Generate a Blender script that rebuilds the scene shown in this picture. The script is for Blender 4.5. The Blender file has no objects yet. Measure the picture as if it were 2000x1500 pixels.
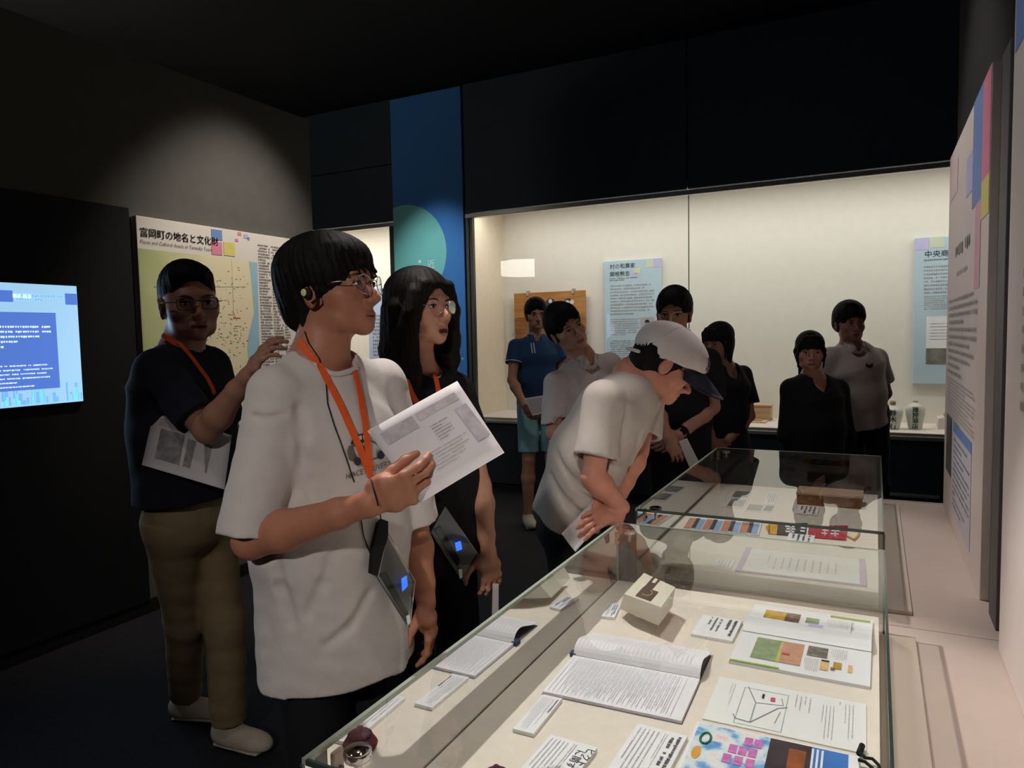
# Museum exhibition room: visitors around glass table cases, lit wall showcase behind.
import bpy, math, random, time
import numpy as np
from mathutils import Matrix, Vector
T0 = time.time()
SC = bpy.context.scene
COL = SC.collection

# ------------------------------------------------------------------ camera
CAM = np.array([0.0, 0.0, 1.5])
RC = np.array([[0.89193328, -0.01264512, 0.45199018],
               [0.45172212, 0.06925135, -0.88946691],
               [-0.02005351, 0.9975191, 0.06747967]])      # camera axes -> room axes
FPX = 1400.0
cd = bpy.data.cameras.new('camera'); cd.sensor_width = 36.0; cd.lens = FPX / 2000.0 * 36.0
cd.clip_start = 0.02; cd.clip_end = 100
cam = bpy.data.objects.new('camera', cd); COL.objects.link(cam)
M = Matrix([list(r) + [0] for r in RC] + [[0, 0, 0, 1]]); M.translation = Vector(CAM)
cam.matrix_world = M
SC.camera = cam

# ------------------------------------------------------------------ colour management, world
SC.view_settings.view_transform = 'Standard'
SC.view_settings.look = 'None'
SC.view_settings.gamma = 1.0
SC.view_settings.exposure = 0.45
SC.view_settings.use_curve_mapping = False
w = bpy.data.worlds.new('dark_room'); SC.world = w; w.use_nodes = True
w.node_tree.nodes['Background'].inputs[0].default_value = (0.9, 0.95, 1.0, 1)
w.node_tree.nodes['Background'].inputs[1].default_value = 0.012

def add_light(name, kind, loc, energy, color=(1, 1, 1), target=None, **k):
    l = bpy.data.lights.new(name, kind); l.energy = energy; l.color = color
    for a, v in k.items(): setattr(l, a, v)
    o = bpy.data.objects.new(name, l); COL.objects.link(o); o.location = loc
    if target is not None:
        o.rotation_euler = (Vector(target) - Vector(loc)).to_track_quat('-Z', 'Y').to_euler()
    return o

WARM = (1.0, 0.90, 0.78); NEUT = (1.0, 0.95, 0.88); COOL = (0.93, 0.97, 1.0)
# ceiling track spots over the table cases
add_light('ceiling_or_fill_spot', 'SPOT', (-1.55, 2.05, 3.7), 230, (1.0, 0.94, 0.90), (-0.28, 1.52, 0.72), spot_size=math.radians(33), spot_blend=0.5, shadow_soft_size=0.025)
add_light('ceiling_or_fill_spot', 'SPOT', (-0.20, 1.35, 3.8), 70, (1.0, 0.93, 0.89), (-0.28, 1.45, 0.72), spot_size=math.radians(34), spot_blend=0.6, shadow_soft_size=0.05)
add_light('ceiling_or_fill_spot', 'SPOT', (-0.75, 3.05, 3.7), 90, (1.0, 0.92, 0.90), (-0.35, 2.95, 0.72), spot_size=math.radians(36), spot_blend=0.6, shadow_soft_size=0.05)
# wall wash on the text panels of the right wall, then an added fill
add_light('ceiling_or_fill_spot', 'SPOT', (-0.75, 3.35, 3.7), 62, (1.0, 0.90, 0.86), (0.30, 3.2, 1.35), spot_size=math.radians(60), spot_blend=0.7, shadow_soft_size=0.06)
add_light('ceiling_or_fill_spot', 'SPOT', (-0.65, 1.8, 3.75), 26, (1.0, 0.91, 0.87), (0.30, 1.6, 1.3), spot_size=math.radians(60), spot_blend=0.7, shadow_soft_size=0.06)
add_light('ceiling_or_fill_spot', 'SPOT', (-1.35, 3.4, 3.85), 34, (1.0, 0.92, 0.88), (-1.5, 4.75, 1.3), spot_size=math.radians(80), spot_blend=1.0, shadow_soft_size=0.12)  # added fill for the faces near the showcase, no known fixture
# spot on the map board of the left wall
add_light('ceiling_or_fill_spot', 'SPOT', (-2.35, 3.4, 3.7), 125, (1.0, 0.92, 0.84), (-3.6, 3.25, 1.45), spot_size=math.radians(58), spot_blend=0.8, shadow_soft_size=0.06)
# added fill spots without a known fixture, to brighten the front visitors
add_light('ceiling_or_fill_spot', 'SPOT', (0.25, -3.2, 3.5), 250, (1.0, 0.93, 0.89), (-1.02, 1.35, 0.95), spot_size=math.radians(24), spot_blend=1.0, shadow_soft_size=0.10)
add_light('ceiling_or_fill_spot', 'SPOT', (-2.0, 0.4, 3.8), 16, (1.0, 0.92, 0.86), (-1.4, 1.8, 1.1), spot_size=math.radians(70), spot_blend=0.9, shadow_soft_size=0.08)  # weak added fill from the left

# ------------------------------------------------------------------ pixel helper (2000 x 1500 frame)
def ray(px, py):
    return RC @ np.array([px - 1000.0, 750.0 - py, -FPX])
def at(px, py, D):
    """point seen at pixel (px, py), D metres in front of the camera along its axis"""
    return CAM + ray(px, py) * (D / FPX)
def on(px, py, X=None, Y=None, Z=None):
    d = ray(px, py)
    if X is not None: t = (X - CAM[0]) / d[0]
    elif Y is not None: t = (Y - CAM[1]) / d[1]
    else: t = (Z - CAM[2]) / d[2]
    return CAM + d * t

# ------------------------------------------------------------------ materials
def lin(c):
    """sRGB 0-255 -> linear"""
    r = []
    for v in c:
        v = v / 255.0
        r.append(v / 12.92 if v <= 0.04045 else ((v + 0.055) / 1.055) ** 2.4)
    return tuple(r)
MATS = {}
def mat(name, rgb, rough=0.6, var=0.08, scale=30.0, bump=0.0, bscale=None, metal=0.0, spec=0.3,
        emit=None, estr=0.0, sheen=0.0, stretch=None, attr=None, sss=0.0, trans=0.0):
    if name in MATS: return MATS[name]
    m = bpy.data.materials.new(name); m.use_nodes = True
    nt = m.node_tree; N = nt.nodes; L = nt.links
    b = N['Principled BSDF']
    tc = N.new('ShaderNodeTexCoord'); mp = N.new('ShaderNodeMapping')
    L.new(tc.outputs['Object'], mp.inputs[0])
    if stretch: mp.inputs['Scale'].default_value = stretch
    nz = N.new('ShaderNodeTexNoise'); nz.inputs['Scale'].default_value = scale; nz.inputs['Detail'].default_value = 4
    L.new(mp.outputs[0], nz.inputs['Vector'])
    c = lin(rgb)
    mx = N.new('ShaderNodeMix'); mx.data_type = 'RGBA'; mx.blend_type = 'MULTIPLY'
    mx.inputs[0].default_value = 1.0
    rp = N.new('ShaderNodeMapRange'); rp.inputs[1].default_value = 0.3; rp.inputs[2].default_value = 0.7
    rp.inputs[3].default_value = 1 - var; rp.inputs[4].default_value = 1 + var
    L.new(nz.outputs['Fac'], rp.inputs[0])
    mx.inputs[6].default_value = (*c, 1)
    if attr:
        a = N.new('ShaderNodeAttribute'); a.attribute_name = attr
        L.new(a.outputs['Color'], mx.inputs[6])
    L.new(rp.outputs[0], mx.inputs[7])
    L.new(mx.outputs[2], b.inputs['Base Color'])
    b.inputs['Roughness'].default_value = rough; b.inputs['Metallic'].default_value = metal
    b.inputs['Specular IOR Level'].default_value = spec
    if sheen: b.inputs['Sheen Weight'].default_value = sheen
    if sss:
        b.inputs['Subsurface Weight'].default_value = sss; b.inputs['Subsurface Scale'].default_value = 0.006
        b.inputs['Subsurface Radius'].default_value = (1.0, 0.35, 0.2)
    if bump:
        n2 = N.new('ShaderNodeTexNoise'); n2.inputs['Scale'].default_value = bscale or scale * 4; n2.inputs['Detail'].default_value = 3
        L.new(mp.outputs[0], n2.inputs['Vector'])
        bp = N.new('ShaderNodeBump'); bp.inputs['Strength'].default_value = bump; bp.inputs['Distance'].default_value = 0.004
        L.new(n2.outputs['Fac'], bp.inputs['Height']); L.new(bp.outputs[0], b.inputs['Normal'])
    if emit:
        b.inputs['Emission Color'].default_value = (*lin(emit), 1); b.inputs['Emission Strength'].default_value = estr
    MATS[name] = m
    return m

def glass_mat(name, tint=(240, 248, 242), refl=1.0, ior=1.5, rough=0.0):
    """thin pane: Fresnel mix of a tinted clear layer and a mirror layer"""
    m = bpy.data.materials.new(name); m.use_nodes = True
    nt = m.node_tree; N = nt.nodes; L = nt.links
    N.remove(N['Principled BSDF'])
    tr = N.new('ShaderNodeBsdfTransparent'); tr.inputs[0].default_value = (*lin(tint), 1)
    gl = N.new('ShaderNodeBsdfGlossy'); gl.inputs['Roughness'].default_value = rough
    fr = N.new('ShaderNodeFresnel'); fr.inputs[0].default_value = ior
    nz = N.new('ShaderNodeTexNoise'); nz.inputs['Scale'].default_value = 6
    ml = N.new('ShaderNodeMath'); ml.operation = 'MULTIPLY'; ml.inputs[1].default_value = refl
    mr = N.new('ShaderNodeMapRange'); mr.inputs[3].default_value = 0.96; mr.inputs[4].default_value = 1.0
    L.new(nz.outputs['Fac'], mr.inputs[0])
    m2 = N.new('ShaderNodeMath'); m2.operation = 'MULTIPLY'
    L.new(fr.outputs[0], ml.inputs[0]); L.new(ml.outputs[0], m2.inputs[0]); L.new(mr.outputs[0], m2.inputs[1])
    mx = N.new('ShaderNodeMixShader')
    L.new(m2.outputs[0], mx.inputs[0]); L.new(tr.outputs[0], mx.inputs[1]); L.new(gl.outputs[0], mx.inputs[2])
    L.new(mx.outputs[0], N['Material Output'].inputs[0])
    MATS[name] = m
    return m

# ------------------------------------------------------------------ object helpers
def link(o, parent=None):
    COL.objects.link(o)
    if parent is not None: o.parent = parent
    return o
def tag(o, label, cat, group=None):
    o['label'] = label; o['category'] = cat
    if group: o['group'] = group
    return o
def struct(o):
    o['kind'] = 'structure'; return o
def empty(name, loc, label=None, cat=None, group=None, rz=0.0):
    o = bpy.data.objects.new(name, None); o.empty_display_size = 0.05
    o.location = loc; o.rotation_euler = (0, 0, rz); COL.objects.link(o)
    if label: tag(o, label, cat, group)
    return o
def mesh_obj(name, verts, faces, m, parent=None, smooth=False, loc=None, mats=None, fmat=None, world=True):
    """verts in room coordinates; when the parent is a moved Empty they are made local to it"""
    v = np.asarray(verts, dtype=np.float64).reshape(-1, 3)
    off = np.zeros(3)
    if parent is not None and world:
        p = parent
        while p is not None:
            off += np.array(p.location); p = p.parent
    if loc is not None: base = np.array(loc, dtype=float)
    elif parent is None: base = np.array([(v[:, 0].min() + v[:, 0].max()) / 2, (v[:, 1].min() + v[:, 1].max()) / 2, v[:, 2].min()])
    else: base = np.zeros(3)
    v = v - off - base if world else v
    me = bpy.data.meshes.new(name)
    me.from_pydata(v.tolist(), [], [tuple(int(i) for i in f) for f in faces] if not isinstance(faces, np.ndarray) else faces.tolist())
    for mm in (mats or [m]): me.materials.append(mm)
    if fmat is not None: me.polygons.foreach_set('material_index', np.asarray(fmat, dtype=np.int32))
    if smooth: me.polygons.foreach_set('use_smooth', np.ones(len(me.polygons), dtype=bool))
    me.update()
    o = bpy.data.objects.new(name, me)
    if world: o.location = base
    return link(o, parent)

def box_vf(lo, hi, bev=0.0):
    x0, y0, z0 = lo; x1, y1, z1 = hi
    if bev <= 0:
        v = [(x0, y0, z0), (x1, y0, z0), (x1, y1, z0), (x0, y1, z0), (x0, y0, z1), (x1, y0, z1), (x1, y1, z1), (x0, y1, z1)]
        f = [(3, 2, 1, 0), (4, 5, 6, 7), (0, 1, 5, 4), (1, 2, 6, 5), (2, 3, 7, 6), (3, 0, 4, 7)]
        return v, f
    import bmesh
    bm = bmesh.new()
    bmesh.ops.create_cube(bm, size=1)
    for q in bm.verts:
        q.co = Vector(((x0 + x1) / 2 + q.co.x * (x1 - x0), (y0 + y1) / 2 + q.co.y * (y1 - y0), (z0 + z1) / 2 + q.co.z * (z1 - z0)))
    bmesh.ops.bevel(bm, geom=list(bm.edges), offset=bev, segments=2, affect='EDGES', profile=0.5)
    bm.verts.index_update()
    v = [tuple(q.co) for q in bm.verts]; f = [tuple(q.index for q in fc.verts) for fc in bm.faces]
    bm.free()
    return v, f
def box(name, lo, hi, m, parent=None, bev=0.0):
    v, f = box_vf(lo, hi, bev)
    return mesh_obj(name, v, f, m, parent)
def join_vf(parts):
    V = []; F = []; n = 0
    for v, f in parts:
        V.extend([tuple(q) for q in v]); F.extend([tuple(i + n for i in q) for q in f]); n = len(V)
    return V, F
def frame_from(dirv, up=(0, 0, 1)):
    d = np.asarray(dirv, float); d = d / np.linalg.norm(d)
    u = np.cross(d, up)
    if np.linalg.norm(u) < 1e-4: u = np.cross(d, (1, 0, 0))
    u /= np.linalg.norm(u); v = np.cross(u, d)
    return u, v, d
def tube_vf(pts, r, n=8, flat=1.0, up=(0, 0, 1), cap=True):
    """tube along pts; r number or list; flat squeezes the section along its second axis"""
    pts = [np.asarray(p, float) for p in pts]; V = []; F = []
    rr = r if hasattr(r, '__len__') else [r] * len(pts)
    for i, p in enumerate(pts):
        d = pts[min(i + 1, len(pts) - 1)] - pts[max(i - 1, 0)]
        u, v, _ = frame_from(d, up)
        for k in range(n):
            a = 2 * math.pi * k / n
            V.append(p + rr[i] * (math.cos(a) * u + flat * math.sin(a) * v))
    for i in range(len(pts) - 1):
        for k in range(n):
            a = i * n + k; b = i * n + (k + 1) % n
            F.append((a, b, b + n, a + n))
    if cap:
        F.append(tuple(range(n - 1, -1, -1))); F.append(tuple(range((len(pts) - 1) * n, len(pts) * n)))
    return V, F
def tube(name, pts, r, m, parent=None, n=8, flat=1.0, up=(0, 0, 1)):
    v, f = tube_vf(pts, r, n, flat, up)
    return mesh_obj(name, v, f, m, parent, smooth=True)
def ribbon_vf(pts, wid, thick, side):
    """flat strap along pts; side = list of unit vectors across the strap"""
    V = []; F = []
    n = len(pts)
    for i in range(n):
        p = np.asarray(pts[i], float); s = np.asarray(side[i], float)
        d = np.asarray(pts[min(i + 1, n - 1)], float) - np.asarray(pts[max(i - 1, 0)], float)
        q = np.cross(s, d); q /= (np.linalg.norm(q) + 1e-9)
        for a, b in ((-1, -1), (1, -1), (1, 1), (-1, 1)):
            V.append(p + s * a * wid / 2 + q * b * thick / 2)
    for i in range(n - 1):
        for k in range(4):
            a = i * 4 + k; b = i * 4 + (k + 1) % 4
            F.append((a, b, b + 4, a + 4))
    F.append((3, 2, 1, 0)); F.append(tuple((n - 1) * 4 + k for k in range(4)))
    return V, F
def lathe_vf(prof, center, n=24):
    V = []; F = []
    for (r, z) in prof:
        for k in range(n):
            a = 2 * math.pi * k / n
            V.append((center[0] + r * math.cos(a), center[1] + r * math.sin(a), center[2] + z))
    for i in range(len(prof) - 1):
        for k in range(n):
            a = i * n + k; b = i * n + (k + 1) % n
            F.append((a, b, b + n, a + n))
    F.append(tuple(range(n - 1, -1, -1))); F.append(tuple(range((len(prof) - 1) * n, len(prof) * n)))
    return V, F

# ------------------------------------------------------------------ lettering
_TC = {}
def glyphs(s, res=2):
    if (s, res) in _TC: return _TC[(s, res)]
    c = bpy.data.curves.new('t', 'FONT'); c.body = s; c.resolution_u = res
    o = bpy.data.objects.new('t', c); COL.objects.link(o)
    dg = bpy.context.evaluated_depsgraph_get()
    me = bpy.data.meshes.new_from_object(o.evaluated_get(dg))
    v = np.array([tuple(q.co) for q in me.vertices]).reshape(-1, 3)
    f = [tuple(p.vertices) for p in me.polygons]
    bpy.data.objects.remove(o); bpy.data.meshes.remove(me); bpy.data.curves.remove(c)
    _TC[(s, res)] = (v, f)
    return v, f

class Sheet:
    """a flat printed surface: origin at its top left corner, u to the right, v downwards, n out of the face"""
    def __init__(s, o, u, v, w, h, parent):
        s.o = np.asarray(o, float); s.u = np.asarray(u, float); s.v = np.asarray(v, float)
        s.u /= np.linalg.norm(s.u); s.v /= np.linalg.norm(s.v)
        s.n = np.cross(s.v, s.u); s.n /= np.linalg.norm(s.n)
        s.n = -s.n if False else s.n
        s.w = w; s.h = h; s.parent = parent; s.lift = 0.0012
        s.bend = None
    def p(s, a, b, z=0.0):
        z0 = z + (s.bend(a, b) if s.bend else 0.0)
        return s.o + s.u * a + s.v * b + s.n * z0
    def board(s, name, th, m, parent=None):
        """the slab itself (front face through o)"""
        q = [(0, 0), (s.w, 0), (s.w, s.h), (0, s.h)]
        v = [s.p(a, b) for a, b in q] + [s.p(a, b, -th) for a, b in q]
        f = [(0, 3, 2, 1), (4, 5, 6, 7), (0, 1, 5, 4), (1, 2, 6, 5), (2, 3, 7, 6), (3, 0, 4, 7)]
        return mesh_obj(name, v, f, m, parent)
    def poly(s, name, pts, m, lift=1.0):
        v = [s.p(a, b, s.lift * lift) for a, b in pts]
        return mesh_obj(name, v, [tuple(range(len(v)))[::-1]], m, s.parent)
    def rect(s, name, a0, b0, a1, b1, m, lift=1.0):
        return s.poly(name, [(a0, b0), (a1, b0), (a1, b1), (a0, b1)], m, lift)
    def text(s, name, txt, a, b, size, m, lift=2.0, rot=0, sx=1.0, vertical=False, shear=0.0, bold=0.0, res=2):
        """baseline starts at (a, b)"""
        V = []; F = []
        chunks = [(txt, 0.0, 0.0)] if not vertical else [(ch, 0.0, i * 1.08) for i, ch in enumerate(txt)]
        cr, sr = math.cos(rot), math.sin(rot)
        offs = [(0, 0)] if not bold else [(0, 0), (bold, 0), (0, bold), (bold, bold)]
        for t_, dx, dy in chunks:
            v, f = glyphs(t_, res)
            if len(v) == 0: continue
            for (bx_, by_) in offs:
                n0 = len(V)
                for q in v:
                    x = (q[0] * sx + shear * q[1] + dx + bx_) * size; y = (-q[1] + dy + by_) * size
                    V.append(s.p(a + x * cr - y * sr, b + x * sr + y * cr, s.lift * lift))
                F.extend([tuple(i + n0 for i in q)[::1] for q in f])
        if not V: return None
        o_ = mesh_obj(name, V, F, m, s.parent)
        return o_
    def lines(s, name, a0, b0, a1, b1, nlines, m, seed=0, fill=0.6, ragged=0.25, vertical=False, glyph=None, lift=2.0, last=None):
        """rows of small print, too small to read: one speck per character"""
        rng = random.Random(seed); V = []; F = []
        L = (a1 - a0) if not vertical else (b1 - b0)
        pitch = ((b1 - b0) if not vertical else (a1 - a0)) / nlines
        g = glyph or pitch * fill
        for i in range(nlines):
            end = L * (1 - ragged * rng.random() ** 3)
            if i == nlines - 1: end = L * (last or 0.55)
            t = 0.0
            while t < end:
                gw = g * rng.uniform(0.55, 0.95)
                if rng.random() > 0.08:
                    c0 = pitch * i + pitch * (1 - fill) / 2
                    hh = pitch * fill * rng.uniform(0.7, 1.0)
                    if not vertical: q = [(a0 + t, b0 + c0), (a0 + t + gw, b0 + c0), (a0 + t + gw, b0 + c0 + hh), (a0 + t, b0 + c0 + hh)]
                    else: q = [(a0 + c0, b0 + t), (a0 + c0 + hh, b0 + t), (a0 + c0 + hh, b0 + t + gw), (a0 + c0, b0 + t + gw)]
                    n0 = len(V); V.extend([s.p(x, y, s.lift * lift) for x, y in q]); F.append((n0 + 3, n0 + 2, n0 + 1, n0))
                t += g * 1.12
        o_ = mesh_obj(name, V, F, m, s.parent); o_['kind'] = 'stuff'
        return o_

# =================================================================== the room
M_CARPET = mat('dark_carpet', (34, 32, 34), 0.95, 0.35, 60, 0.6, 400)
M_CEIL = mat('black_ceiling', (16, 16, 17), 0.9, 0.15, 8)
M_WALLL = mat('grey_wall', (92, 89, 84), 0.85, 0.05, 12, 0.1, 300)
M_BLACK = mat('matt_black', (14, 14, 15), 0.7, 0.2, 20)
M_DARKW = mat('dark_wall', (20, 20, 21), 0.85, 0.1, 10)
M_TEAL = mat('dark_slate_panel', (50, 60, 70), 0.6, 0.06, 9)
M_BASE = mat('black_slate_base', (34, 42, 47), 0.6, 0.1, 9)
M_CREAM = mat('cream_lining', (232, 227, 216), 0.85, 0.02, 14)
M_CREAM2 = mat('warm_lining', (226, 212, 190), 0.85, 0.03, 14)
M_FRAME = mat('bronze_frame', (84, 82, 78), 0.4, 0.05, 30, metal=0.6)
M_ALU = mat('brushed_aluminium', (176, 174, 166), 0.35, 0.05, 40, metal=0.7)
M_WHITE = mat('white_laminate', (226, 216, 208), 0.55, 0.02, 10)
M_INK = mat('black_ink', (44, 44, 46), 0.7, 0.1, 40)
M_GREYINK = mat('grey_ink', (128, 124, 122), 0.7, 0.1, 40)
M_PALEINK = mat('pale_ink', (168, 162, 158), 0.7, 0.1, 40)
M_WHITEINK = mat('white_ink', (225, 235, 235), 0.7, 0.03, 40)
M_PAPER = mat('white_paper', (236, 236, 236), 0.75, 0.02, 30)
M_PANELW = mat('panel_white', (224, 212, 206), 0.6, 0.02, 6)
M_PBLUE = mat('print_blue', (120, 150, 205), 0.6, 0.04, 20)
M_PPINK = mat('print_pink', (232, 140, 165), 0.6, 0.04, 20)
M_PYEL = mat('print_yellow', (226, 214, 120), 0.6, 0.04, 20)
M_PLILAC = mat('print_lilac', (196, 190, 228), 0.6, 0.04, 20)
M_GLASSW = glass_mat('showcase_glass', (252, 254, 252), 1.0, 1.45)
M_GLASSE = glass_mat('green_glass_edge', (70, 110, 95), 0.6)

YG = 6.14; YB = 6.85
# floor, ceiling, walls
struct(box('floor', (-8.2, -3.6, -0.1), (2.0, 7.2, 0.0), M_CARPET))
struct(box('ceiling', (-8.2, -3.6, 3.92), (2.0, 7.2, 4.02), M_CEIL))
struct(box('wall_left', (-3.86, -3.6, 0.0), (-3.6, 3.99, 3.05), M_WALLL))
struct(box('baseboard_left', (-3.6, -3.6, 0.0), (-3.585, 3.99, 0.075), M_BLACK))
struct(box('wall_far_left', (-8.3, -3.6, 0.0), (-8.2, 7.2, 3.92), M_DARKW))
struct(box('wall_rear', (-8.2, -3.7, 0.0), (2.0, -3.6, 3.92), M_DARKW))
struct(box('wall_side', (2.0, -3.7, 0.0), (2.1, 7.2, 3.92), M_DARKW))
struct(box('wall_right', (0.322, 1.12, 0.0), (0.9, 3.935, 3.92), M_DARKW))
struct(box('wall_right_return', (0.9, 3.835, 0.0), (1.9, 3.935, 3.92), M_DARKW))
struct(box('wall_right_end', (1.9, 3.835, 0.0), (2.0, 7.2, 3.92), M_DARKW))
wb = struct(box('wall_back', (-8.2, 7.1, 0.0), (2.0, 7.2, 3.92), M_DARKW))
def upper(x0, x1, z0, z1, m=M_TEAL):
    box('wall_panel', (x0 + 0.005, YG - 0.03, z0 + 0.005), (x1 - 0.005, YG + 0.02, z1 - 0.005), m, wb, 0.003)
for x0, x1 in ((-8.2, -6.55), (-6.55, -4.43)):
    upper(x0, x1, 2.69, 3.27); upper(x0, x1, 3.27, 3.92)
for x0, x1 in ((-3.58, -1.425), (-1.425, 0.70), (0.70, 2.0)):
    upper(x0, x1, 2.69, 3.92)
box('soffit', (-8.2, YG + 0.02, 2.80), (2.0, 7.1, 2.84), M_DARKW, wb)

# ------------------------------------------------------------------- wall showcases
def showcase(x0, x1, seams, label, lining, kick=False):
    r = empty('wall_showcase', ((x0 + x1) / 2, YG, 0), label, 'showcase')
    box('back_lining', (x0, YB, 0.70), (x1, YB + 0.03, 2.80), lining, r)
    box('side_lining', (x0, YG + 0.03, 0.70), (x0 + 0.03, YB, 2.80), M_CREAM2, r)
    box('side_lining', (x1 - 0.03, YG + 0.03, 0.70), (x1, YB, 2.80), M_CREAM2, r)
    box('display_floor', (x0, YG + 0.02, 0.66), (x1, YB, 0.70), M_WHITE, r)
    box('top_lining', (x0, YG + 0.03, 2.77), (x1, YB, 2.80), M_WHITE, r)
    box('sill', (x0, YG - 0.05, 0.655), (x1, YG + 0.02, 0.685), M_ALU, r, 0.004)
    box('lower_rail', (x0, YG - 0.02, 0.69), (x1, YG + 0.012, 0.705), M_ALU, r)
    box('upper_rail', (x0, YG - 0.035, 2.645), (x1, YG + 0.02, 2.685), M_ALU, r, 0.004)
    box('post', (x0, YG - 0.03, 0.69), (x0 + 0.035, YG + 0.03, 2.65), M_FRAME, r, 0.004)
    box('post', (x0 + 0.04, YG - 0.02, 0.69), (x0 + 0.07, YG + 0.03, 2.65), M_FRAME, r, 0.004)
    box('post', (x1 - 0.06, YG - 0.03, 0.69), (x1, YG + 0.03, 2.65), M_FRAME, r, 0.004)
    xs = [x0 + 0.06] + seams + [x1 - 0.06]
    for a, b in zip(xs[:-1], xs[1:]):
        mesh_obj('glass_pane', [(a + 0.001, YG, 0.70), (b - 0.001, YG, 0.70), (b - 0.001, YG, 2.65), (a + 0.001, YG, 2.65)], [(0, 1, 2, 3)], M_GLASSW, r)
    for s_ in seams:
        box('pane_joint', (s_ - 0.003, YG - 0.002, 0.70), (s_ + 0.003, YG + 0.008, 2.65), M_GLASSE, r)
    box('base', (x0, YG - 0.01, 0.06), (x1, YG + 0.03, 0.655), M_BASE, r)
    box('plinth', (x0, YG + 0.02, 0.0), (x1, YG + 0.05, 0.06), M_BLACK, r)
    if kick:
        box('kick_rail', (0.02, YG - 0.05, 0.225), (0.44, YG - 0.012, 0.25), M_ALU, r, 0.004)
        box('kick_rail', (0.02, YG - 0.07, 0.15), (0.44, YG - 0.012, 0.185), M_ALU, r, 0.004)
    # the lamp strip above the glass
    box('lamp_strip', (x0 + 0.1, YG + 0.07, 2.735), (x1 - 0.1, YG + 0.15, 2.765), M_ALU, r)
    return r
showcase(-3.58, 1.9, [-1.42, 0.66], 'long lit wall showcase with wooden board, text panels and sake bottles', M_CREAM, True)
showcase(-6.55, -4.43, [], 'narrow lit wall showcase left of the blue banner', M_CREAM)
add_light('showcase_lamp', 'AREA', (-0.84, YG + 0.13, 2.73), 21, (1.0, .98, .94), (-0.84, YG + 0.32, 1.2), shape='RECTANGLE', size=5.2, size_y=0.07)
add_light('showcase_lamp', 'AREA', (-5.5, YG + 0.13, 2.73), 14, (1.0, .97, .92), (-5.5, YG + 0.32, 1.2), shape='RECTANGLE', size=1.9, size_y=0.07)

# ------------------------------------------------------------------- banner between the showcases
def banner_mat():
    m = mat('banner_blue', (64, 124, 190), 0.7, 0.03, 3)
    return m
bn = tag(box('banner', (-4.42, YG - 0.05, 0.02), (-3.59, YG + 0.03, 3.90), banner_mat(), None, 0.003), 'tall blue banner with teal disc and white vertical title', 'banner')
sb = Sheet((-4.42, YG - 0.05, 3.90), (1, 0, 0), (0, 0, -1), 0.83, 3.88, bn)
pts = []
for k in range(61):
    a = math.radians(-108 + 216 * k / 60)
    pts.append((0.14 + 0.49 * math.cos(a), 3.90 - 2.35 + 0.49 * math.sin(a)))
pts = [(max(0.001, x), y) for x, y in pts]
sb.poly('teal_disc', pts, mat('banner_teal', (120, 196, 190), 0.7, 0.03, 5))
_q = on(834, 507, Y=YG - 0.05); a0 = _q[0] + 4.42; b0 = 3.90 - _q[2]
sb.text('title_text', '近現代', a0, b0 + 0.085, 0.095, M_WHITEINK, vertical=True)
sb.lines('small_text', a0 - 0.105, b0 + 0.0, a0 - 0.065, b0 + 0.62, 1, M_WHITEINK, 3, fill=0.8, vertical=True, glyph=0.04, ragged=0, last=1.0)
rng = random.Random(5)
sp = []
for k in range(26):
    cx = rng.uniform(0.45, 0.80); cy = rng.uniform(2.5, 3.1); s_ = rng.uniform(0.008, 0.018)
    sp.append(([sb.p(cx - s_, cy, .0012), sb.p(cx, cy + s_, .0012), sb.p(cx + s_, cy, .0012), sb.p(cx, cy - s_, .0012)], [(0, 1, 2, 3)]))
v, f = join_vf(sp); mesh_obj('speckle', v, f, MATS['banner_teal'], bn)['kind'] = 'stuff'
add_light('banner_spot', 'SPOT', (-3.6, 4.7, 3.85), 135, COOL, (-3.98, YG, 1.7), spot_size=math.radians(42), spot_blend=1.0, shadow_soft_size=0.05)

# ------------------------------------------------------------------- left wall: black screen bay, screen, map board
tag(box('screen_bay', (-3.599, 0.3, 0.076), (-3.575, 2.55, 2.222), M_BLACK), 'black panel around the lit information screen', 'panel')
M_SCRBG = mat('screen_pale_blue', (150, 200, 235), 0.3, 0.10, 3.0, emit=(158, 203, 236), estr=0.75)
M_SCRBX = mat('screen_blue', (72, 112, 200), 0.3, 0.03, 2.0, emit=(80, 116, 200), estr=0.8)
M_SCRTX = mat('screen_white', (230, 240, 250), 0.3, 0.0, 5, emit=(215, 232, 255), estr=1.0)
M_SCRDK = mat('screen_mid_blue', (110, 170, 220), 0.3, 0.2, 6.0, emit=(118, 178, 232), estr=0.8)
scr = tag(box('information_screen', (-3.574, 1.195, 1.205), (-3.55, 2.235, 1.798), M_BLACK, None, 0.003), 'glowing pale blue information screen on the black panel', 'screen')
ss = Sheet((-3.55, 1.205, 1.788), (0, 1, 0), (0, 0, -1), 1.02, 0.573, scr)
ss.rect('display', 0, 0, 1.02, 0.573, M_SCRBG)
def sp_(px, py):
    q = on(px, py, X=-3.55); return q[1] - 1.205, 1.788 - q[2]
a, b = sp_(110, 611); a2, b2 = sp_(117, 757)
ss.rect('text_block', 0.10, b, a2, b2, M_SCRBX, 2)
ss.rect('tab', 0.35, 0.035, sp_(24, 570)[0], sp_(24, 590)[1], M_SCRBX, 2)
ss.rect('tab', sp_(126, 576)[0], sp_(126, 573)[1], 1.018, sp_(126, 595)[1], M_SCRBX, 2)
ss.lines('small_text', sp_(30, 575)[0], sp_(30, 573)[1], sp_(118, 580)[0], sp_(30, 588)[1], 2, M_SCRDK, 4, lift=3)
ss.lines('body_text', 0.16, sp_(98, 634)[1], sp_(98, 634)[0], sp_(42, 682)[1], 5, M_SCRTX, 7, fill=0.42, lift=3, last=0.7)
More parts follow.
